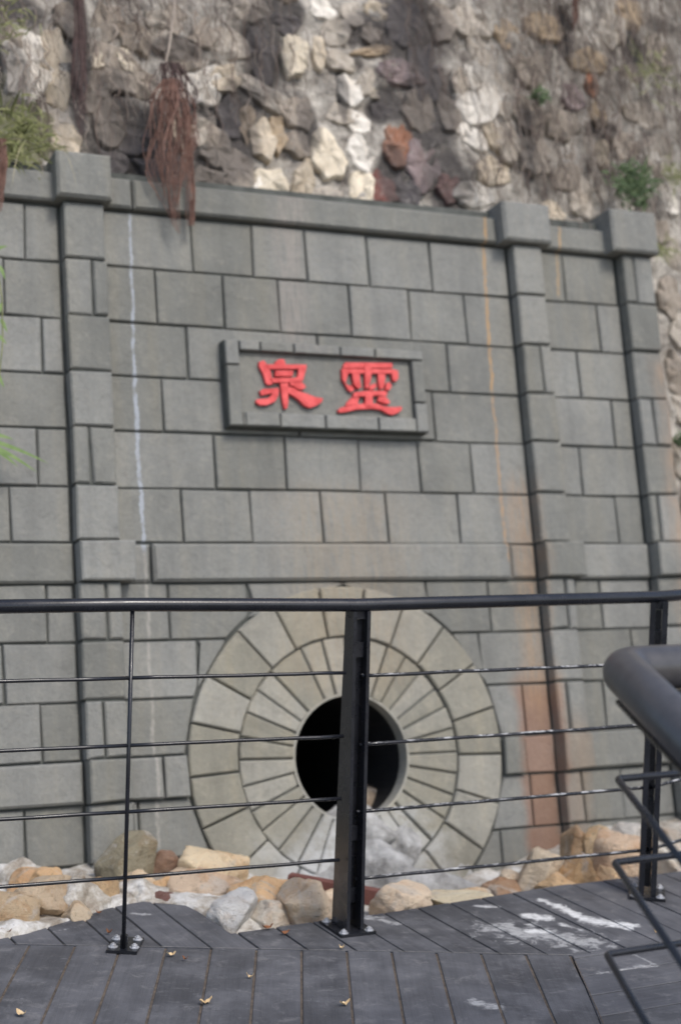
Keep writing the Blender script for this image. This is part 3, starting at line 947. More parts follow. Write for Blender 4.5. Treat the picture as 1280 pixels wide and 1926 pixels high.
for i, (u, v, a, b, t, col, hk) in enumerate(stones):
    m = rs.choice((5, 6, 6, 7, 8))
    ph = rs.uniform(0, 1)
    cs = []
    for k in range(m):
        an = 2 * pi * (k + ph + rs.uniform(-.24, .24)) / m
        rr = 1.12 + rs.uniform(-.20, .14)
        cs.append((cos(an) * rr, sin(an) * rr))
    q = []
    for k in range(m):
        p0, p1 = cs[k], cs[(k + 1) % m]
        for tt in (0.06, 0.37, 0.66, 0.94):
            x, y = p0[0] + (p1[0] - p0[0]) * tt, p0[1] + (p1[1] - p0[1]) * tt
            e = 1 + noise.noise((x * 2.6, y * 2.6, i * 2.7)) * 0.16
            x, y = x * e * a, y * e * b
            q.append((u + x * cos(t) - y * sin(t), v + x * sin(t) + y * cos(t)))
    n = len(q)
    sz = (a + b) / 2
    h = (0.010 + 0.016 * rs.random() + 0.05 * sz) * hk
    if col == CL['d']: h *= 0.5
    tu, tv = rs.uniform(-.12, .12), rs.uniform(-.16, .08)
    V, F = [], []
    for sc, hh in ((1.0, -0.07), (1.0, h * 0.35), (0.92, h * 0.9), (0.55, h * 1.05)):
        for x0, y0 in q:
            x, y = u + (x0 - u) * sc, v + (y0 - v) * sc
            z = hh + (0 if hh < 0 else (x - u) * tu + (y - v) * tv + noise.noise((x * 22, y * 22, i)) * 0.026)
            V.append((x, y, z))
    V.append((u, v, h * 1.08 + noise.noise((u * 20, v * 20, i)) * 0.02))
    for k in range(3):
        for m in range(n):
            mm = (m + 1) % n
            F.append((k * n + m, k * n + mm, (k + 1) * n + mm, (k + 1) * n + m))
    for m in range(n): F.append((3 * n + m, 3 * n + (m + 1) % n, 4 * n))
    vv, c = centred([(p[0] - rbase.x, p[1] - rbase.y, p[2]) for p in V])
    o = link_mesh('stone', vv, F, M_STONE, rub, False)
    o.location = c
    k = rs.uniform(0.85, 1.15)
    o.color = (min(1, col[0] * k), min(1, col[1] * k), min(1, col[2] * k), 1)
# mortar bed of the slope
def bedsheet():
    V, F = [], []
    nu, nv = 230, 180
    u0, u1, v0, v1 = -2.8, 4.2, -0.9, 4.6
    for j in range(nv + 1):
        for i in range(nu + 1):
            u = u0 + (u1 - u0) * i / nu; v = v0 + (v1 - v0) * j / nv
            z = 0.004 + noise.fractal((u * 7, v * 7, 0.5), 1, 2, 5) * 0.030
            if u < UEND + 0.05 and v < VR[0] + 0.02: z = -0.40
            V.append((u - rbase.x, v - rbase.y, z))
    for j in range(nv):
        for i in range(nu):
            a = j * (nu + 1) + i
            if V[a][2] < -.39 and V[a + nu + 2][2] < -.39: continue      # nothing behind the block wall
            F.append((a, a + 1, a + nu + 2, a + nu + 1))
    return V, F
v_, f_ = bedsheet()
link_mesh('mortar_backing', v_, f_, M_GAP, rub, False)

# ------------------------------------------------------------------ hanging vines and roots
def strands(n, place, length, rad, sway, r, seg=7, side=3):
    V, F = [], []
    for s in range(n):
        u, v = place(r)
        L = length(r)
        w = RW + r.uniform(0.05, 0.10)
        pts_ = []
        ph = r.uniform(0, 50)
        drift = r.uniform(-0.10, 0.16)
        for k in range(seg + 1):
            t = k / seg
            vv = v - L * t
            uu = u + drift * L * t + noise.noise((t * 3 + ph, ph, 0)) * sway
            ww = w + noise.noise((t * 3, ph, 7)) * 0.02
            if vv < VR[0] + 0.20 and uu < UEND + .05 and uu > -2.6: ww = max(ww, 0.0 + 0.0)
            pts_.append(wpt(uu, vv, ww))
        rr = rad(r)
        tv_, tf_ = tube(pts_, [rr * (1 - 0.6 * k / seg) for k in range(seg + 1)], side, False)
        o = len(V)
        V += tv_
        F += [tuple(i + o for i in f) for f in tf_]
    return V, F
rv_ = random.Random(31)
vmax = wv(640, -200, RW)
def place_right(r):
    while True:
        x, y = r.uniform(850, 1330), r.uniform(-190, 330)
        if r.random() < min(1, (x - 830) / 170): return wuv(x, y, RW + .07)
def place_left(r):
    x = r.choice([r.gauss(230, 60), r.gauss(420, 90), r.uniform(140, 600), r.gauss(60, 40)])
    return wuv(x, r.uniform(-150, 200), RW + .07)
def place_mid(r): return wuv(r.gauss(800, 40), r.uniform(-150, 150), RW + .07)
v_, f_ = strands(420, place_right, lambda r: r.uniform(.12, .5), lambda r: r.uniform(.0012, .0042), 0.05, rv_)
tag(link_mesh('dry_vine_curtain', v_, f_, M_VINE), 'curtain of pale dead vine stems hanging over the right side of the rubble slope', 'vines', kind='stuff')
v_, f_ = strands(420, place_right, lambda r: r.uniform(.1, .4), lambda r: r.uniform(.0015, .005), 0.05, rv_)
tag(link_mesh('dead_vine_curtain', v_, f_, M_VINED), 'dark dead vine stems tangled under the pale ones, right side of the rubble slope', 'vines', kind='stuff')
v3, f3 = strands(120, place_left, lambda r: r.uniform(.08, .36), lambda r: r.uniform(.0012, .004), 0.05, rv_)
tag(link_mesh('pale_dead_vines', v3, f3, M_VINE), 'sparse pale vine stems straggling over the stones left of centre', 'vines', kind='stuff')
v_, f_ = strands(190, place_left, lambda r: r.uniform(.1, .4), lambda r: r.uniform(.0012, .0042), 0.05, rv_)
v2, f2 = strands(70, place_mid, lambda r: r.uniform(.1, .4), lambda r: r.uniform(.0012, .004), 0.04, rv_)
tag(link_mesh('sparse_dead_vines', *merge([(v_, f_), (v2, f2)]), M_VINED), 'sparse dark vine stems straggling over the stones left of centre', 'vines', kind='stuff')

def root_clump(name, pts_axis, spread, n, mat, rad, seed, label, w=0.06):
    r = random.Random(seed)
    root = empty(name, wpt(*wuv(*pts_axis[0][:2], w), w))
    V, F = [], []
    for s in range(n):
        fork = r.random()
        P = []
        a0 = r.uniform(-1, 1)
        ph = r.uniform(0, 99)
        stop = r.uniform(0.55, 1.0)
        m = 14
        for k in range(m + 1):
            t = k / m * stop
            q = t * (len(pts_axis) - 1)
            i = min(int(q), len(pts_axis) - 2)
            fr = q - i
            A, B = pts_axis[i], pts_axis[i + 1]
            x = A[0] + (B[0] - A[0]) * fr
            y = A[1] + (B[1] - A[1]) * fr
            sp = A[2] + (B[2] - A[2]) * fr
            x += a0 * sp + noise.noise((t * 4 + ph, ph, 1)) * sp * 0.55
            ww = w + 0.03 * (1 - abs(a0)) * sp / 40 + noise.noise((t * 3, ph, 4)) * 0.015
            P.append(wpt(*wuv(x, y, w), ww) - root.location)
        tv_, tf_ = tube(P, [rad * r.uniform(.5, 1.2) * (1 - 0.6 * k / m) for k in range(m + 1)], 3, False)
        o = len(V)
        V += tv_
        F += [tuple(i + o for i in f) for f in tf_]
    link_mesh('root_strands', V, F, mat, root)['kind'] = 'stuff'
    tag(root, label, 'roots', 'root clumps hanging over the coping')
    return root
rt_ = root_clump('hanging_roots', [(322, 150, 16), (322, 200, 36), (320, 270, 44), (314, 330, 34), (320, 385, 15), (334, 440, 4)], 0, 52, M_ROOT, 0.0034, 5,
                 'large reddish brown root clump hanging over the coping near the left pilaster', 0.075)
_top = root_clump('hanging_roots', [(320, 120, 22), (326, 170, 40), (324, 230, 42), (330, 290, 36), (336, 330, 24)], 0, 34, M_ROOTD, 0.0032, 15,
                 'dusty dark roots tangled into the top of the large reddish clump', 0.06)
v_, f_ = [], []
r = random.Random(77)
V, F = [], []
for s in range(15):
    P = []
    ph = r.uniform(0, 50)
    a0 = r.uniform(-1, 1)
    for k in range(11):
        t = k / 10
        x = 340 + 18 * min(1, t * 1.6) + a0 * (16 - 10 * t) + noise.noise((t * 4 + ph, ph, 2)) * 5
        P.append(wpt(*wuv(x, 200 + 225 * t, .07), 0.075 + noise.noise((t * 3, ph, 4)) * .01) - rt_.location)
    tv_, tf_ = tube(P, [0.0036 * (1 - .6 * k / 10) for k in range(11)], 3, False)
    o = len(V); V += tv_; F += [tuple(i + o for i in f) for f in tf_]
link_mesh('root_tail', V, F, M_ROOT, rt_)['kind'] = 'stuff'
P = [wpt(*wuv(x, y, .03), .03) - rt_.location for x, y in ((332, -60), (328, 20), (318, 90), (303, 160), (316, 190))]
link_mesh('stem', *tube(P, [.006, .006, .005, .005, .004], 6), M_VINE, rt_)
root_clump('hanging_roots', [(146, -60, 6), (150, 60, 10), (148, 150, 13), (150, 210, 10), (155, 262, 3)], 0, 26, M_ROOTD, 0.0036, 6,
           'narrow dark root hank dangling above the left pilaster cap', 0.02)
root_clump('hanging_roots', [(2, 262, 8), (4, 300, 9), (3, 350, 6), (0, 400, 3)], 0, 26, M_ROOT, 0.004, 8,
           'short brown root hank at the left edge, over the coping', 0.075)
root_clump('hanging_roots', [(1081, -30, 5), (1082, 20, 6), (1080, 62, 2)], 0, 22, M_ROOT, 0.0035, 9,
           'thin reddish root wisp high on the vine covered stones', -0.05)

# ------------------------------------------------------------------ plants
def blade(P0, direction, length, width, droop, r):
    V, F = [], []
    d = Vector(direction).normalized()
    side = d.cross(WD)
    if side.length < 1e-3: side = Vector((1, 0, 0))
    side.normalize()
    p = Vector(P0)
    n = 5
    for k in range(n + 1):
        t = k / n
        wdt = width * (1 - t) ** 0.7 * (0.6 + 0.8 * min(1, t * 4))
        V += [p - side * wdt, p + side * wdt]
        d = (d + Vector((0, 0, -droop / n))).normalized()
        p = p + d * (length / n)
    for k in range(n): F.append((2 * k, 2 * k + 1, 2 * k + 3, 2 * k + 2))
    return V, F
def leaf_clump(name, x, y, w, rad_px, n, mat, seed, label, cat, length=(.05, .1), width=.006, droop=.9, up=.6, extra=None):
    r = random.Random(seed)
    base = wpt(*wuv(x, y, w), w)
    root = empty(name, base)
    parts = []
    for i in range(n):
        a = r.uniform(0, 2 * pi)
        off = UD * (r.gauss(0, .5) * rad_px / 452) + VD * (r.gauss(0, .5) * rad_px / 452) + WD * r.uniform(-0.02, 0.05)
        d = UD * cos(a) + VD * (sin(a) * .7 + up) + WD * r.uniform(.1, .9)
        parts.append(blade(off, d, r.uniform(*length), width * r.uniform(.6, 1.3), droop * r.uniform(.5, 1.5), r))
    link_mesh('leaves', *merge(parts), mat, root)['kind'] = 'stuff'
    if extra:
        parts = []
        for (dx, dy, L, dr) in extra:
            parts.append(blade(UD * dx + VD * dy + WD * .08, UD * r.uniform(-.3, .6) + VD * .3 + WD * .5, L, .004, dr, r))
        link_mesh('dry_blades', *merge(parts), M_STRAW, root)['kind'] = 'stuff'
    tag(root, label, cat)
    return root
leaf_clump('grass_tuft', 38, 262, 0.0, 60, 170, M_GRASS, 41, 'yellow green grass tuft growing on the coping left of the pilaster cap', 'grass', (.06, .15), .0045, 1.2, .5,
           [(.03, -.05, .34, 3.2), (.06, -.04, .30, 3.0), (.10, -.06, .22, 2.6), (-.06, -.04, .26, 3.0)])
leaf_clump('fern_clump', 1183, 352, -0.02, 46, 190, M_LEAF, 42, 'green leafy fern clump behind the far right pilaster cap', 'fern', (.04, .1), .007, .9, .6)
leaf_clump('small_weed', 1012, 183, -0.06, 18, 60, M_LEAF, 43, 'tiny dark green weed rooted in the vine covered stones', 'weed', (.02, .05), .005, .6, .5)
leaf_clump('small_weed', 1275, 830, -0.06, 16, 60, M_LEAF, 44, 'small bright green weed beside the right end of the block wall', 'weed', (.03, .06), .006, .6, .5)
leaf_clump('grass_tuft', 1236, 470, 0.02, 22, 60, M_GRASS, 45, 'wispy grass tuft hanging at the top right corner of the block wall', 'grass', (.04, .1), .003, 1.6, .2)
leaf_clump('grass_tuft', 1255, 330, -0.06, 30, 50, M_GRASS, 46, 'thin pale grass on the stones at the upper right edge', 'grass', (.04, .12), .003, 1.4, .2)
leaf_clump('grass_tuft', 15, 40, -0.05, 50, 60, M_GRASS, 47, 'sparse green grass on the stones in the top left corner', 'grass', (.04, .1), .003, 1.4, .2)
leaf_clump('grass_tuft', 1215, 130, -0.05, 60, 60, M_GRASS, 48, 'sparse olive grass among the vines at the upper right', 'grass', (.04, .12), .003, 1.4, .2)
# long green stalk hanging down at the left edge
hs = empty('hanging_stalk', wpt(*wuv(-30, 480, .1), .1))
P = [wpt(*wuv(x, y, .1), .1) - hs.location for x, y in ((-30, 300), (-8, 480), (4, 560), (6, 640), (-2, 720), (-18, 830))]
link_mesh('stem', *tube(P, [.003] * 6, 5), M_GRASS, hs)
parts = []
r = random.Random(50)
for (x, y, dx, dy, L) in ((-20, 815, .9, -.1, .10), (-25, 826, 1, -.25, .26), (-22, 834, 1, -.45, .22), (-16, 840, .8, -.5, .13), (-12, 470, .6, .3, .06), (-4, 630, .7, -.6, .05), (2, 600, .5, -1, .06), (4, 570, -.4, -1, .06), (-6, 700, .5, -1, .07), (0, 500, .4, -1, .06)):
    parts.append(blade(wpt(*wuv(x, y, .1), .1) - hs.location, UD * dx + VD * dy + WD * .1, L, .008, .25, r))
link_mesh('leaves', *merge(parts), M_BLADE, hs)['kind'] = 'stuff'
tag(hs, 'thin green stalk with narrow leaves hanging down at the left edge', 'plant')

# ------------------------------------------------------------------ deck
DECK = [(-3.2, -2.5), (3.4, -2.5), (3.4, 7.05), (1.382, 6.058), (.866, 5.8), (.157, 5.36), (.046, 5.305), (-.315, 5.105), (-.442, 5.331), (-.495, 5.40),
        (-.647, 5.427), (-.70, 5.39), (-.764, 5.332), (-.84, 5.22), (-.91, 5.127), (-.98, 5.03), (-1.053, 4.973), (-1.6, 4.78), (-3.2, 4.6)]
def halfplane(poly, p, d, keep_left=True):
    nx, ny = (d[1], -d[0]) if keep_left else (-d[1], d[0])
    return clip_poly(poly, p[0], p[1], nx, ny)
bp, bd = (-.948, 4.921), (1.615, 0.068)
vp, vd = (.797, 4.9), (0.012, 1.0)
lp, ld = (.80, 4.992), (cos(radians(27.3)), sin(radians(27.3)))
front = halfplane(halfplane(DECK, bp, bd, False), vp, vd, True)
rightz = halfplane(halfplane(DECK, vp, vd, False), lp, ld, False)
diag = halfplane(halfplane(DECK, bp, bd, True), lp, ld, True)
deck = empty('deck', (0, 3, 0))
tag(deck, kind='structure')
def dobj(name, vf, mat, z=0):
    vv, c = centred(vf[0])
    o = link_mesh(name, vv, vf[1], mat, deck)
    o.location = c - Vector(deck.location)
    return o
rd = random.Random(61)
def zone(poly, org, ddir, wdt, name='deck_board', gap=0.0027, cut=None, dirt=M_DIRT, dz=-0.0035):
    d = Vector((ddir[0], ddir[1])).normalized()
    nrm = Vector((d.y, -d.x))
    s = [(p[0] - org[0]) * nrm.x + (p[1] - org[1]) * nrm.y for p in poly]
    k0, k1 = int(math.floor(min(s) / wdt)), int(math.ceil(max(s) / wdt))
    for k in range(k0, k1):
        a = (org[0] + nrm.x * (k * wdt + gap), org[1] + nrm.y * (k * wdt + gap))
        b = (org[0] + nrm.x * ((k + 1) * wdt - gap), org[1] + nrm.y * ((k + 1) * wdt - gap))
        q = clip_poly(poly, a[0], a[1], -nrm.x, -nrm.y)
        if len(q) < 3: continue
        q = clip_poly(q, b[0], b[1], nrm.x, nrm.y)
        if len(q) < 3: continue
        q = [p for i, p in enumerate(q) if hypot(p[0] - q[i - 1][0], p[1] - q[i - 1][1]) > 0.003]
        if len(q) < 3: continue
        q = ccw(q)
        ar = sum(q[i][0] * q[(i + 1) % len(q)][1] - q[(i + 1) % len(q)][0] * q[i][1] for i in range(len(q))) / 2
        if ar < 0.0015: continue
        q = inset(q, 0.0012)
        z = rd.uniform(-0.0012, 0.0012)
        v, f = prism(q, -0.03, z, 0.002)
        # board lies along its own local y so that the grain follows it
        vv, c = centred(v)
        ang = atan2(d.y, d.x) - pi / 2
        R = Matrix.Rotation(-ang, 3, 'Z')
        o = link_mesh(name, [R @ p for p in vv], f, M_PLANK, deck)
        o.location = c - Vector(deck.location)
        o.rotation_euler = (0, 0, ang)
    v, f = prism(inset(ccw(poly), 0.004), -0.12, dz)
    dobj('joint_fill', (v, f), dirt)
zone(front, (-.078, 4.935), (-0.028, 1.0), 0.1448, dirt=M_DIRT)
zone(diag, (.207, 5.365), (-.465, .885), 0.1405, dirt=M_DARKGAP, dz=-0.005, gap=0.0024)
zone(rightz, (.801, 4.795), (cos(radians(26.9)), sin(radians(26.9))), 0.152, dirt=M_DIRT, dz=-0.004)
def seam(a, b, wdt, mat, z0, z1, name):
    a, b = Vector(a), Vector(b)
    d = (b - a).normalized(); nn = Vector((-d.y, d.x))
    L = (b - a).length
    q0, q1 = [], []
    n = 60
    for k in range(n + 1):
        t = k / n
        p = a + (b - a) * t
        h = wdt * (0.35 + 0.9 * abs(noise.noise((t * 37, 3.3, 0))))
        q0.append((p.x - nn.x * h, p.y - nn.y * h)); q1.append((p.x + nn.x * h, p.y + nn.y * h))
    V = [(x, y, z1) for x, y in q0] + [(x, y, z1) for x, y in q1]
    F = [(i, i + 1, n + 2 + i, n + 1 + i) for i in range(n)]
    dobj(name, (V, F), mat)
seam((-1.0, 4.919), (.80, 4.993), 0.0024, M_SEAM, 0, 0.0022, 'seam_dust')
seam((.797, 4.93), (.80, 4.2), 0.003, M_DIRT, 0, 0.0022, 'seam_dust')
# ------------------------------------------------------------------ mortar bed between deck and wall
def in_deck(px, py):
    ins = False
    for k in range(len(DECK)):
        a, b = DECK[k], DECK[(k + 1) % len(DECK)]
        if (a[1] > py) != (b[1] > py) and px < (b[0] - a[0]) * (py - a[1]) / (b[1] - a[1]) + a[0]: ins = not ins
    return ins
def bed():
    V, F = [], []
    nu, nw = 280, 70
    for j in range(nw + 1):
        for i in range(nu + 1):
            u = -2.6 + 5.6 * i / nu
            foot = wpt(u, 0, 0)
            # wall foot near height -0.1
            base = WO + UD * u
            x, y = base.x + NH.x * 0.02 - NH.x * 0.0, base.y + NH.y * 0.02
            zz = -0.03 if u < -0.7 else (-0.03 - 0.15 * min(1, (u + .7) / .5) if u < 0.75 else -0.18 + 0.12 * min(1, (u - .75) / .35))
            back = WO + UD * u + VD * ((zz - WO.z) / VD.z)
            t = j / nw
            D = 1.35
            px, py = back.x + NH.x * D * t - NH.x * .05, back.y + NH.y * D * t - NH.y * .05
            lump = noise.fractal((px * 6, py * 6, 0.7), 1, 2, 4) * 0.03
            fr = 0.0
            z = zz + lump + 0.02 * t
            if u < -0.75: z += 0.03 * min(1, (-.75 - u) / .2) * min(1, t / .4)
            if t > 0.6: z -= (t - 0.6) * 0.35
            if in_deck(px, py): z = min(z, -0.07)
            V.append((px, py, min(z, 0.07)))
    for j in range(nw):
        for i in range(nu):
            a = j * (nu + 1) + i
            F.append((a, a + nu + 1, a + nu + 2, a + 1))
    return V, F
v_, f_ = bed()
tag(link_mesh('mortar_bed', v_, f_, M_CEMENT, None, True), kind='structure')

# ------------------------------------------------------------------ boulders
def boulder(x0, x1, y0, y1, Y, col, label, seed, facets=5, power=3.4, deep=1.0, name='boulder', mat=None, group='boulders set along the wall foot', cat='rock', tilt=0.0, rough=1.0):
    r = random.Random(seed)
    c = at((x0 + x1) / 2, (y0 + y1) / 2, Y)
    sx = (x1 - x0) / 2 * Y / FPX * 1.14
    sz = (y1 - y0) / 2 * Y / FPX * 1.10
    sy = (sx + sz) / 2 * deep * 1.1
    bm = bmesh.new()
    bmesh.ops.create_icosphere(bm, subdivisions=4, radius=1)
    planes = []
    for i in range(facets + 5):
        n = Vector((r.uniform(-1, 1), r.uniform(-1, .6), r.uniform(-.5, 1))).normalized()
        planes.append((n, r.uniform(.62, .86)))
    off = Vector((seed * 3.7, seed * 1.3, 0))
    for v in bm.verts:
        p = v.co
        k = (abs(p.x) ** power + abs(p.y) ** power + abs(p.z) ** power) ** (-1 / power)
        q = p * k
        for n, d in planes:
            e = q.dot(n) - d
            if e > 0: q = q - n * e * 0.97
        q = q + p * (noise.fractal(p * 1.6 + off, 1, 2, 4) * 0.09 * rough + noise.noise(p * 6 + off) * 0.035 + noise.noise(p * 14 + off) * 0.012)
        v.co = Vector((q.x * sx, q.y * sy, q.z * sz))
    if tilt:
        bmesh.ops.rotate(bm, verts=bm.verts, cent=(0, 0, 0), matrix=Matrix.Rotation(tilt, 3, 'Y'))
    lo = min(v.co.z for v in bm.verts)
    for v in bm.verts: v.co.z -= lo
    me = bpy.data.meshes.new(name)
    bm.to_mesh(me); bm.free()
    me.materials.append(mat or M_BOULDER)
    me.polygons.foreach_set('use_smooth', [True] * len(me.polygons))
    o = bpy.data.objects.new(name, me)
    COL.objects.link(o)
    o.location = (c.x, c.y, c.z + lo)
    o.rotation_euler.z = r.uniform(-.25, .25)
    o.color = (*[min(.85, x * 1.22) for x in col], 1)
    tag(o, label, cat, group)
    return o
TAN, ORG, PALE, OCH, GRY, BRN = (.46, .36, .25), (.60, .39, .21), (.66, .54, .40), (.42, .27, .14), (.40, .39, .37), (.27, .17, .115)
BL = [
 (28, 140, 1652, 1735, 5.30, TAN, 'large rough tan boulder in white cement, left of the thin baluster', 4),
 (-35, 76, 1676, 1768, 5.20, (.44, .33, .21), 'orange streaked boulder at the left edge beside the deck', 3),
 (62, 126, 1637, 1690, 5.5, ORG, 'small orange rock on top of the large tan boulder, far left', 4),
 (158, 220, 1643, 1705, 5.45, (.40, .28, .16), 'egg shaped tan rock left of the thin baluster', 2),
 (172, 300, 1576, 1690, 5.78, (.25, .22, .15), 'olive grey pointed boulder behind the thin baluster', 7),
 (278, 340, 1596, 1650, 5.85, BRN, 'wet brown rock between the pointed boulder and the pale block', 3),
 (334, 462, 1592, 1670, 5.78, (.74, .56, .37), 'big flat topped pale orange block against the wall', 3),
 (322, 452, 1636, 1715, 5.62, (.58, .44, .31), 'tan rock under the flat topped pale orange block', 4),
 (436, 566, 1643, 1740, 5.55, (.70, .46, .25), 'bright orange boulder right of the pale block', 4),
 (386, 478, 1672, 1765, 5.32, (.52, .51, .49), 'grey white boulder at the corner notch of the deck', 4),
 (522, 630, 1662, 1755, 5.42, (.52, .42, .31), 'rounded beige boulder with an orange patch left of the main post', 2),
 (280, 352, 1676, 1730, 5.50, (.17, .09, .075), 'flat dark reddish stone behind the deck edge', 3),
 (288, 338, 1648, 1700, 5.66, ORG, 'small orange tan rock under the wet brown rock', 3),
 (606, 650, 1678, 1745, 5.55, PALE, 'cream rock half hidden by the main post', 3),
 (700, 806, 1660, 1745, 5.62, (.62, .50, .37), 'pale pointed beige rock right of the main post', 6),
 (800, 925, 1678, 1730, 5.72, (.62, .54, .38), 'long low cream rock along the deck edge', 2),
 (902, 985, 1652, 1715, 5.95, (.33, .21, .13), 'small brown rock in the hollow right of the stone ring', 4),
 (976, 1066, 1600, 1700, 6.0, (.54, .44, .32), 'pale tan boulder left of the ochre one', 3),
 (1034, 1122, 1602, 1690, 5.98, OCH, 'dark ochre boulder behind the right rods', 4),
 (1012, 1086, 1643, 1695, 5.88, (.54, .37, .21), 'flat light tan rock leaning on the ochre boulder', 5),
 (1056, 1112, 1553, 1625, 6.45, (.33, .23, .14), 'brown rock against the rust stained wall', 3),
 (1096, 1152, 1553, 1620, 6.42, (.52, .38, .23), 'tan rock second from the rust stain, against the wall', 4),
 (1116, 1210, 1566, 1668, 6.15, (.58, .43, .30), 'rounded tan boulder left of the right post', 2),
 (1110, 1162, 1626, 1690, 6.02, (.54, .38, .23), 'small pale orange rock below the rounded tan boulder', 4),
 (1222, 1300, 1553, 1625, 6.42, (.40, .34, .27), 'pale grey tan rock right of the right post, against the wall', 4),
 (1218, 1310, 1590, 1680, 6.22, (.54, .50, .43), 'whitish boulder right of the right post at the deck edge', 4),
 (1150, 1212, 1552, 1600, 6.5, (.50, .47, .42), 'white rock behind the right post', 4),
 (112, 176, 1700, 1750, 5.24, (.50, .40, .28), 'low tan rock at the deck edge, left of the egg shaped rock', 3),
 (226, 300, 1636, 1694, 5.66, (.60, .47, .32), 'pale sandy rock in front of the olive grey pointed boulder', 4),
 (462, 540, 1700, 1762, 5.36, (.60, .55, .47), 'small whitish rock between the grey white boulder and the rounded beige one', 4),
 (860, 930, 1668, 1712, 5.86, (.52, .40, .27), 'small sandy rock at the right end of the long cream rock', 4),
 (940, 1000, 1640, 1690, 6.06, (.56, .46, .34), 'small pale rock left of the pale tan boulder', 4),
 (20, 90, 1636, 1692, 5.55, (.62, .44, .27), 'pale orange rock behind the orange streaked boulder', 4)]
for i, (x0, x1, y0, y1, Y, c, lab, fc) in enumerate(BL):
    boulder(x0, x1, y0, y1, Y, c, lab, 300 + i, fc)
for i, (x0, x1, y0, y1, Y, lab) in enumerate(((-20, 78, 1620, 1690, 5.7, 'white mortar lump behind the boulders at the left edge'),
        (96, 200, 1650, 1745, 5.36, 'white mortar lump between the large tan boulder and the egg shaped rock'),
        (216, 300, 1655, 1720, 5.5, 'white mortar lump right of the thin baluster at the deck edge'))):
    boulder(x0, x1, y0, y1, Y, (.7, .7, .68), lab, 360 + i, 2, 2.0, 0.8, 'mortar_lump', M_CEMENT, 'white mortar lumps along the wall foot', 'mortar', 0.0, 2.6)
# broken concrete under the outlet
G2 = 'broken concrete under the outlet'
for i, (x0, x1, y0, y1, Y, lab, fc) in enumerate((
    (640, 772, 1584, 1690, 6.34, 'smooth grey dome of concrete below the round outlet', 2),
    (728, 792, 1556, 1625, 6.50, 'small lump of grey concrete beside the concrete dome', 5),
    (770, 905, 1640, 1735, 6.30, 'dark grey lump of concrete right of the dome', 5),
    (566, 668, 1560, 1690, 6.46, 'white crusted concrete lump left of the dome', 3),
    (800, 900, 1622, 1710, 6.60, 'pale lime covered concrete lump at the lower right of the ring', 3),
    (596, 740, 1515, 1600, 6.48, 'concrete lip spilling from the mouth of the outlet', 2),
    (560, 900, 1620, 1760, 6.30, 'broad pale concrete apron spread under the outlet', 1))):
    boulder(x0, x1, y0, y1, Y, (.3, .3, .3), lab, 400 + i, fc, 2.2, (0.7, 0.7, 0.6, 0.45, 0.35, 0.6, 0.45)[i], 'concrete_lump', M_CONC, G2, 'concrete', 0.0, (0.8, 2.2, 2.4, 1.6, 1.6, 1.0, 1.6)[i])
boulder(650, 745, 1482, 1570, 6.85, (.30, .24, .18), 'tan rock lying inside the dark outlet', 420, 4, 2.4, 1.2, 'boulder', None, 'rocks in the outlet')
# steel channel lying behind the main post
ch = empty('steel_channel', at(650, 1680, 5.85))
p0, p1 = at(540, 1660, 5.95), at(775, 1704, 5.8)
ax = (p1 - p0).normalized(); sd = ax.cross(Vector((0, 0, 1))).normalized(); up_ = sd.cross(ax)
R = Matrix((ax, sd, up_)).transposed()
mid = (p0 + p1) / 2 - ch.location
L = (p1 - p0).length
link_mesh('web', *box(mid, L, 0.004, 0.05, R), M_REDSTEEL, ch)
for s in (-1, 1):
    link_mesh('flange', *box(mid + R @ Vector((0, -0.0225, s * 0.027)), L, 0.045, 0.005, R), M_REDSTEEL, ch)
tag(ch, 'rusty red steel channel lying on the rocks behind the main post', 'steel bar')

# ------------------------------------------------------------------ deck railing
rail = empty('deck_railing', (0.073, 5.162, 0))
tag(rail, 'black metal railing with four thin rods along the deck edge', 'railing')
RB = Vector(rail.location)
def robj(name, vf, mat, parent=None, smooth=False):
    par = parent or rail
    vv, c = centred(vf[0])
    o = link_mesh(name, vv, vf[1], mat, par, smooth)
    pc = RB if par is rail else RB + Vector(par.location)
    o.location = c - pc
    return o
JL = Vector((-0.642, 4.883, 0)); JC = Vector((0.062, 5.168, 0)); JR = Vector((1.18, 5.715, 0))
dL = (JC - JL).normalized(); dC = (JR - JC).normalized()
d3 = Vector((cos(radians(46)), sin(radians(46)), 0))
END_L = JC - dL * 1.9; END_R = JR + d3 * 1.3
HT = 1.10
Z = Vector((0, 0, 1))
tr = [END_L + Z * HT, JL + Z * 1.106, JC + Z * 1.098, JR + Z * 1.108, END_R + Z * 1.11]
V, F = tube(tr, 0.0222, 16)
robj('top_rail', (V, F), M_METAL, None, True)
def bolt(c, parent, r=0.010):
    ring = [(c.x + cos(k * pi / 3) * r, c.y + sin(k * pi / 3) * r) for k in range(6)]
    w = [(c.x + cos(k * pi / 5) * r * 1.6, c.y + sin(k * pi / 5) * r * 1.6) for k in range(10)]
    robj('bolt', merge([prism(w, c.z, c.z + 0.002), prism(ring, c.z + 0.002, c.z + 0.009), tube([c + Z * .008, c + Z * .013], r * .5, 8)]), M_STEEL, parent)
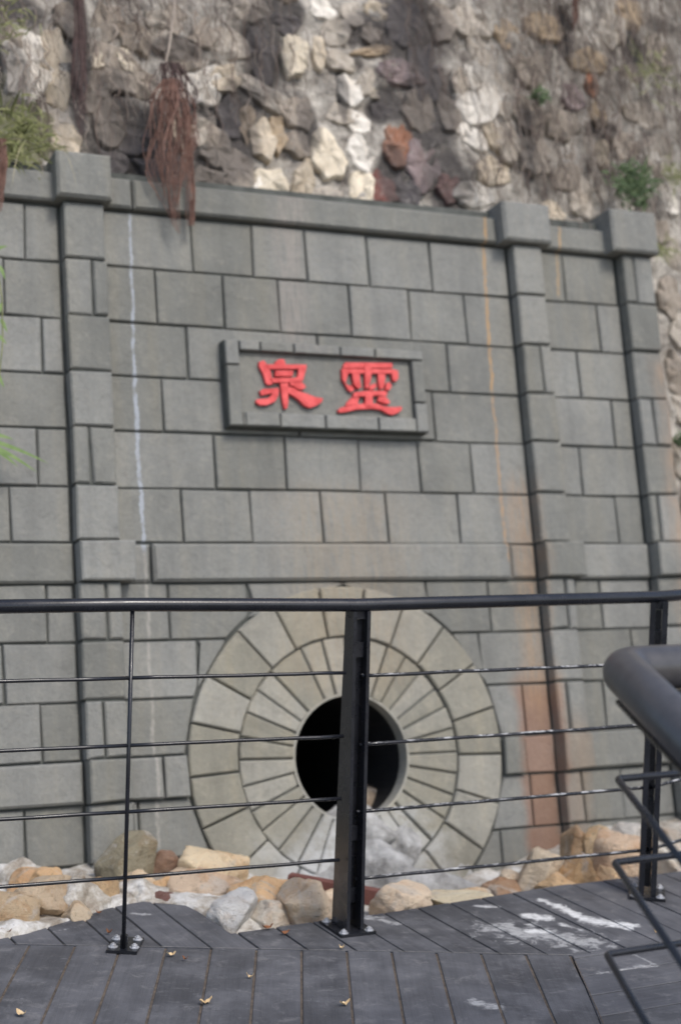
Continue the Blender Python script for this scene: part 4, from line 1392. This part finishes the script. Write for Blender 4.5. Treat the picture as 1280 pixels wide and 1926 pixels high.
def plate_post(base, dirn, along, h, d0=0.114, d1=0.062, sep=0.052, th=0.012):
    """two tapering flat plates on a bolted foot plate"""
    d = dirn.normalized(); a = along.normalized()
    parts = []
    post = None
    for s in (-0.5, 0.5):
        o_ = base + a * (s * sep)
        q = [o_ - d * d0 / 2 + Z * 0.012, o_ + d * d0 / 2 + Z * 0.012, o_ + d * d1 / 2 + Z * h, o_ - d * d1 / 2 + Z * h]
        V = [p - a * th / 2 for p in q] + [p + a * th / 2 for p in q]
        F = [(0, 1, 2, 3), (7, 6, 5, 4), (0, 4, 5, 1), (1, 5, 6, 2), (2, 6, 7, 3), (3, 7, 4, 0)]
        if post is None: post = robj('post', (V, F), M_METAL)
        else: robj('post_plate', (V, F), M_METAL, post)
    for zz in (0.12, 0.33, h - 0.13):
        R_ = Matrix((a, d, Z)).transposed()
        robj('spacer', box(base + Z * zz, sep - th - 0.002, 0.03, 0.05, R_), M_METAL, post)
    R_ = Matrix((a, d, Z)).transposed()
    robj('web', box(base + d * d1 * .1 + Z * h / 2, sep - th - 0.003, 0.008, h - 0.06, R_), M_METAL, post)
    robj('base_plate', box(base + Z * 0.006, 0.13, 0.17, 0.010, R_), M_METAL, post)
    for sa in (-1, 1):
        for sd_ in (-1, 1):
            bolt(base + a * sa * 0.047 + d * sd_ * 0.066 + Z * 0.0112, post)
    robj('saddle', box(base + Z * (h - 0.012), sep + 0.012, 0.03, 0.03, R_), M_METAL, post)
    return post
perp = Vector((-dC.y, dC.x, 0))
plate_post(JC + Vector((0.008, 0.02, 0)), perp, dC, 1.078)
b2 = radians(10)
plate_post(JR, Vector((sin(b2), cos(b2), 0)), Vector((cos(b2), -sin(b2), 0)), 1.09, 0.10, 0.07, 0.044, 0.020)
plate_post(END_L, Vector((-dL.y, dL.x, 0)), dL, 1.078)
plate_post(END_R, Vector((-d3.y, d3.x, 0)), d3, 1.09)
# thin baluster on its own foot
b = robj('baluster', tube([JL + Z * 0.008, JL + Z * 1.09], 0.0068, 10), M_METAL, None, True)
R_ = Matrix((dL, Vector((-dL.y, dL.x, 0)), Z)).transposed()
R_ = Matrix.Rotation(radians(-2), 3, 'Z')
robj('base_plate', box(JL + Vector((0, 0.045, 0.006)), 0.098, 0.14, 0.010, R_), M_METAL, b)
for sx in (-.034, .034):
    for sy in (.01, .09): bolt(JL + Vector((sx, sy, 0.0112)), b)
robj('gusset', box(JL + Vector((0, 0.012, 0.03)), 0.022, 0.022, 0.04), M_METAL, b)
def wob(p, q, n, amp, seed):
    out = []
    for k in range(n + 1):
        t = k / n
        x = p.lerp(q, t)
        x = x + Z * noise.noise((t * 5, seed, 0)) * amp
        out.append(x)
    return out
for i, (hl, hc) in enumerate(((.874, .872), (.660, .660), (.448, .450), (.238, .243))):
    q = JC - dL * 0.03
    robj('rod', tube(wob(END_L + Z * hl, JL + Z * hl, 8, .002, i), 0.0062, 8), M_METAL, None, True)
    robj('rod', tube(wob(JL + Z * hl, q + Z * hc, 8, .002, i + 5), 0.0062, 8), M_METAL, None, True)
for i, (hc, hr) in enumerate(((.860, .862), (.628, .636), (.401, .402), (.173, .168))):
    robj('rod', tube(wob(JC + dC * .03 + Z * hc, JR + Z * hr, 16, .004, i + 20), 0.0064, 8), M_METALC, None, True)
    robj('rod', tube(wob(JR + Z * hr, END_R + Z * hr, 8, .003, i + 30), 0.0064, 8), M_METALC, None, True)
r = random.Random(88)
tape_c = JR + Z * 0.655 - dC * 0.028
robj('paint_lump', merge([box(tape_c + Vector((r.uniform(-.008, .008), 0, r.uniform(-.02, .02))), .014, .014, r.uniform(.02, .045), Matrix.Rotation(r.uniform(-.4, .4), 3, 'Y')) for k in range(4)] + [box(tape_c + Vector((.03, 0, .018)), .05, .012, .008)]), M_WHITE)

# ------------------------------------------------------------------ near handrail
nr = empty('ramp_handrail', (0.75, 2.55, 0))
tag(nr, 'thick dark handrail with bent black rods at the right edge, nearest the camera', 'handrail')
NB = Vector(nr.location)
def nobj(name, vf, mat, parent=None, smooth=True):
    vv, c = centred(vf[0])
    o = link_mesh(name, vv, vf[1], mat, nr, smooth)
    o.location = c - NB
    return o
armv = -Vector((-0.0873, 0.9900, 0.1111)).normalized()
rgt = Vector((cos(radians(27.5)), sin(radians(27.5)), 0))
def corner(P, rad, la, lr, bend, seg, mat, name):
    pts_ = [P + armv * la, P + armv * bend]
    a, c2 = P + armv * bend, P + rgt * bend
    for k in range(1, 7):
        t = k / 7
        pts_.append(a * (1 - t) ** 2 + P * (2 * t * (1 - t)) + c2 * t * t)
    pts_ += [c2, P + rgt * lr]
    return nobj(name, tube(pts_, rad, seg), mat)
Pn = 3.6
PH = at(1166, 1258, Pn)
corner(PH, 0.052, 1.25, 1.0, 0.055, 24, M_GRIP, 'grip_rail')
tc = PH + armv * 0.06 - Z * 0.064
R_ = Matrix((armv.cross(Vector((0, 0, 1))).normalized(), armv, armv.cross(Vector((0, 0, 1))).normalized().cross(armv))).transposed()
nobj('flat_bar', box(PH + armv * 0.66 - Z * 0.060, 0.05, 1.2, 0.008, R_), M_METAL, None, False)
R2 = Matrix.Rotation(radians(27.5), 3, 'Z')
nobj('flat_bar', box(PH + rgt * 0.55 - Z * 0.060, 0.9, 0.05, 0.008, R2), M_METAL, None, False)
for (x, y) in ((1160, 1465), (1154, 1622), (1140, 1795)):
    corner(at(x, y, Pn), 0.0085, 1.25, 1.0, 0.012, 10, M_METAL, 'bent_rod')
for e, top in ((PH + armv * 1.1, 0.06), (PH + rgt * 0.92, 0.06)):
    nobj('post', box((e.x, e.y, (e.z - top) / 2 - .01), 0.04, 0.04, e.z - top + .02), M_METAL, None, False)

# ------------------------------------------------------------------ fallen leaves
def leaf(x, y, size, mat, seed, label, z=0.004):
    r = random.Random(seed)
    c = gnd(x, y)
    L = size * 4.2 / FPX
    W = L * r.uniform(.45, .6)
    V, F = [], []
    n = 6
    for k in range(n + 1):
        t = k / n
        w = W * math.sin(pi * min(1, t * 0.94 + 0.03)) ** .8
        zc = z + .010 * (t - .5) ** 2 * 4
        V += [(L * (t - .5), -w / 2, zc + .007 * r.random()), (L * (t - .5), 0, zc), (L * (t - .5), w / 2, zc + .008 * r.random())]
    for k in range(n):
        for q in range(2): F.append((3 * k + q, 3 * k + q + 1, 3 * k + q + 4, 3 * k + q + 3))
    o = link_mesh('fallen_leaf', V, F, mat)
    o.location = (c.x, c.y, 0.0015)
    o.rotation_euler.z = r.uniform(-.6, .6)
    tag(o, label, 'leaf', 'fallen leaves on the deck')
for i, (x, y, s, m, lab) in enumerate((
    (40, 1912, 24, M_DRYLEAF, 'pale orange leaf in the lower left corner of the deck'),
    (322, 1800, 20, M_DRYLEAF, 'yellow leaf right of the thin baluster foot'),
    (348, 1808, 13, M_BROWNLEAF, 'small brown leaf next to the yellow leaf by the baluster'),
    (387, 1889, 28, M_DRYLEAF, 'largest tan leaf, on a board joint left of centre'),
    (470, 1842, 15, M_DRYLEAF, 'small faded leaf between the tan leaf and the deck seam'),
    (648, 1893, 24, M_DRYLEAF, 'tan leaf on the boards below the main post'),
    (642, 1787, 13, M_DRYLEAF, 'little orange leaf on the seam in front of the main post'),
    (503, 1749, 28, M_BROWNLEAF, 'rusty brown leaf at the white mortar edge left of the main post'),
    (536, 1759, 22, M_BROWNLEAF, 'brown leaf just right of the rusty one by the mortar edge'),
    (186, 1721, 16, M_BROWNLEAF, 'dark curled leaf left of the baluster'),
    (205, 1758, 14, M_BROWNLEAF, 'reddish leaf behind the baluster foot plate'),
    (1233, 1757, 12, M_DRYLEAF, 'yellow crumb of leaf near the right handrail rods'),
    (12, 1757, 26, M_BROWNLEAF, 'brown leaf in the corner by the orange streaked boulder'))):
    leaf(x, y, s, m, 500 + i, lab)
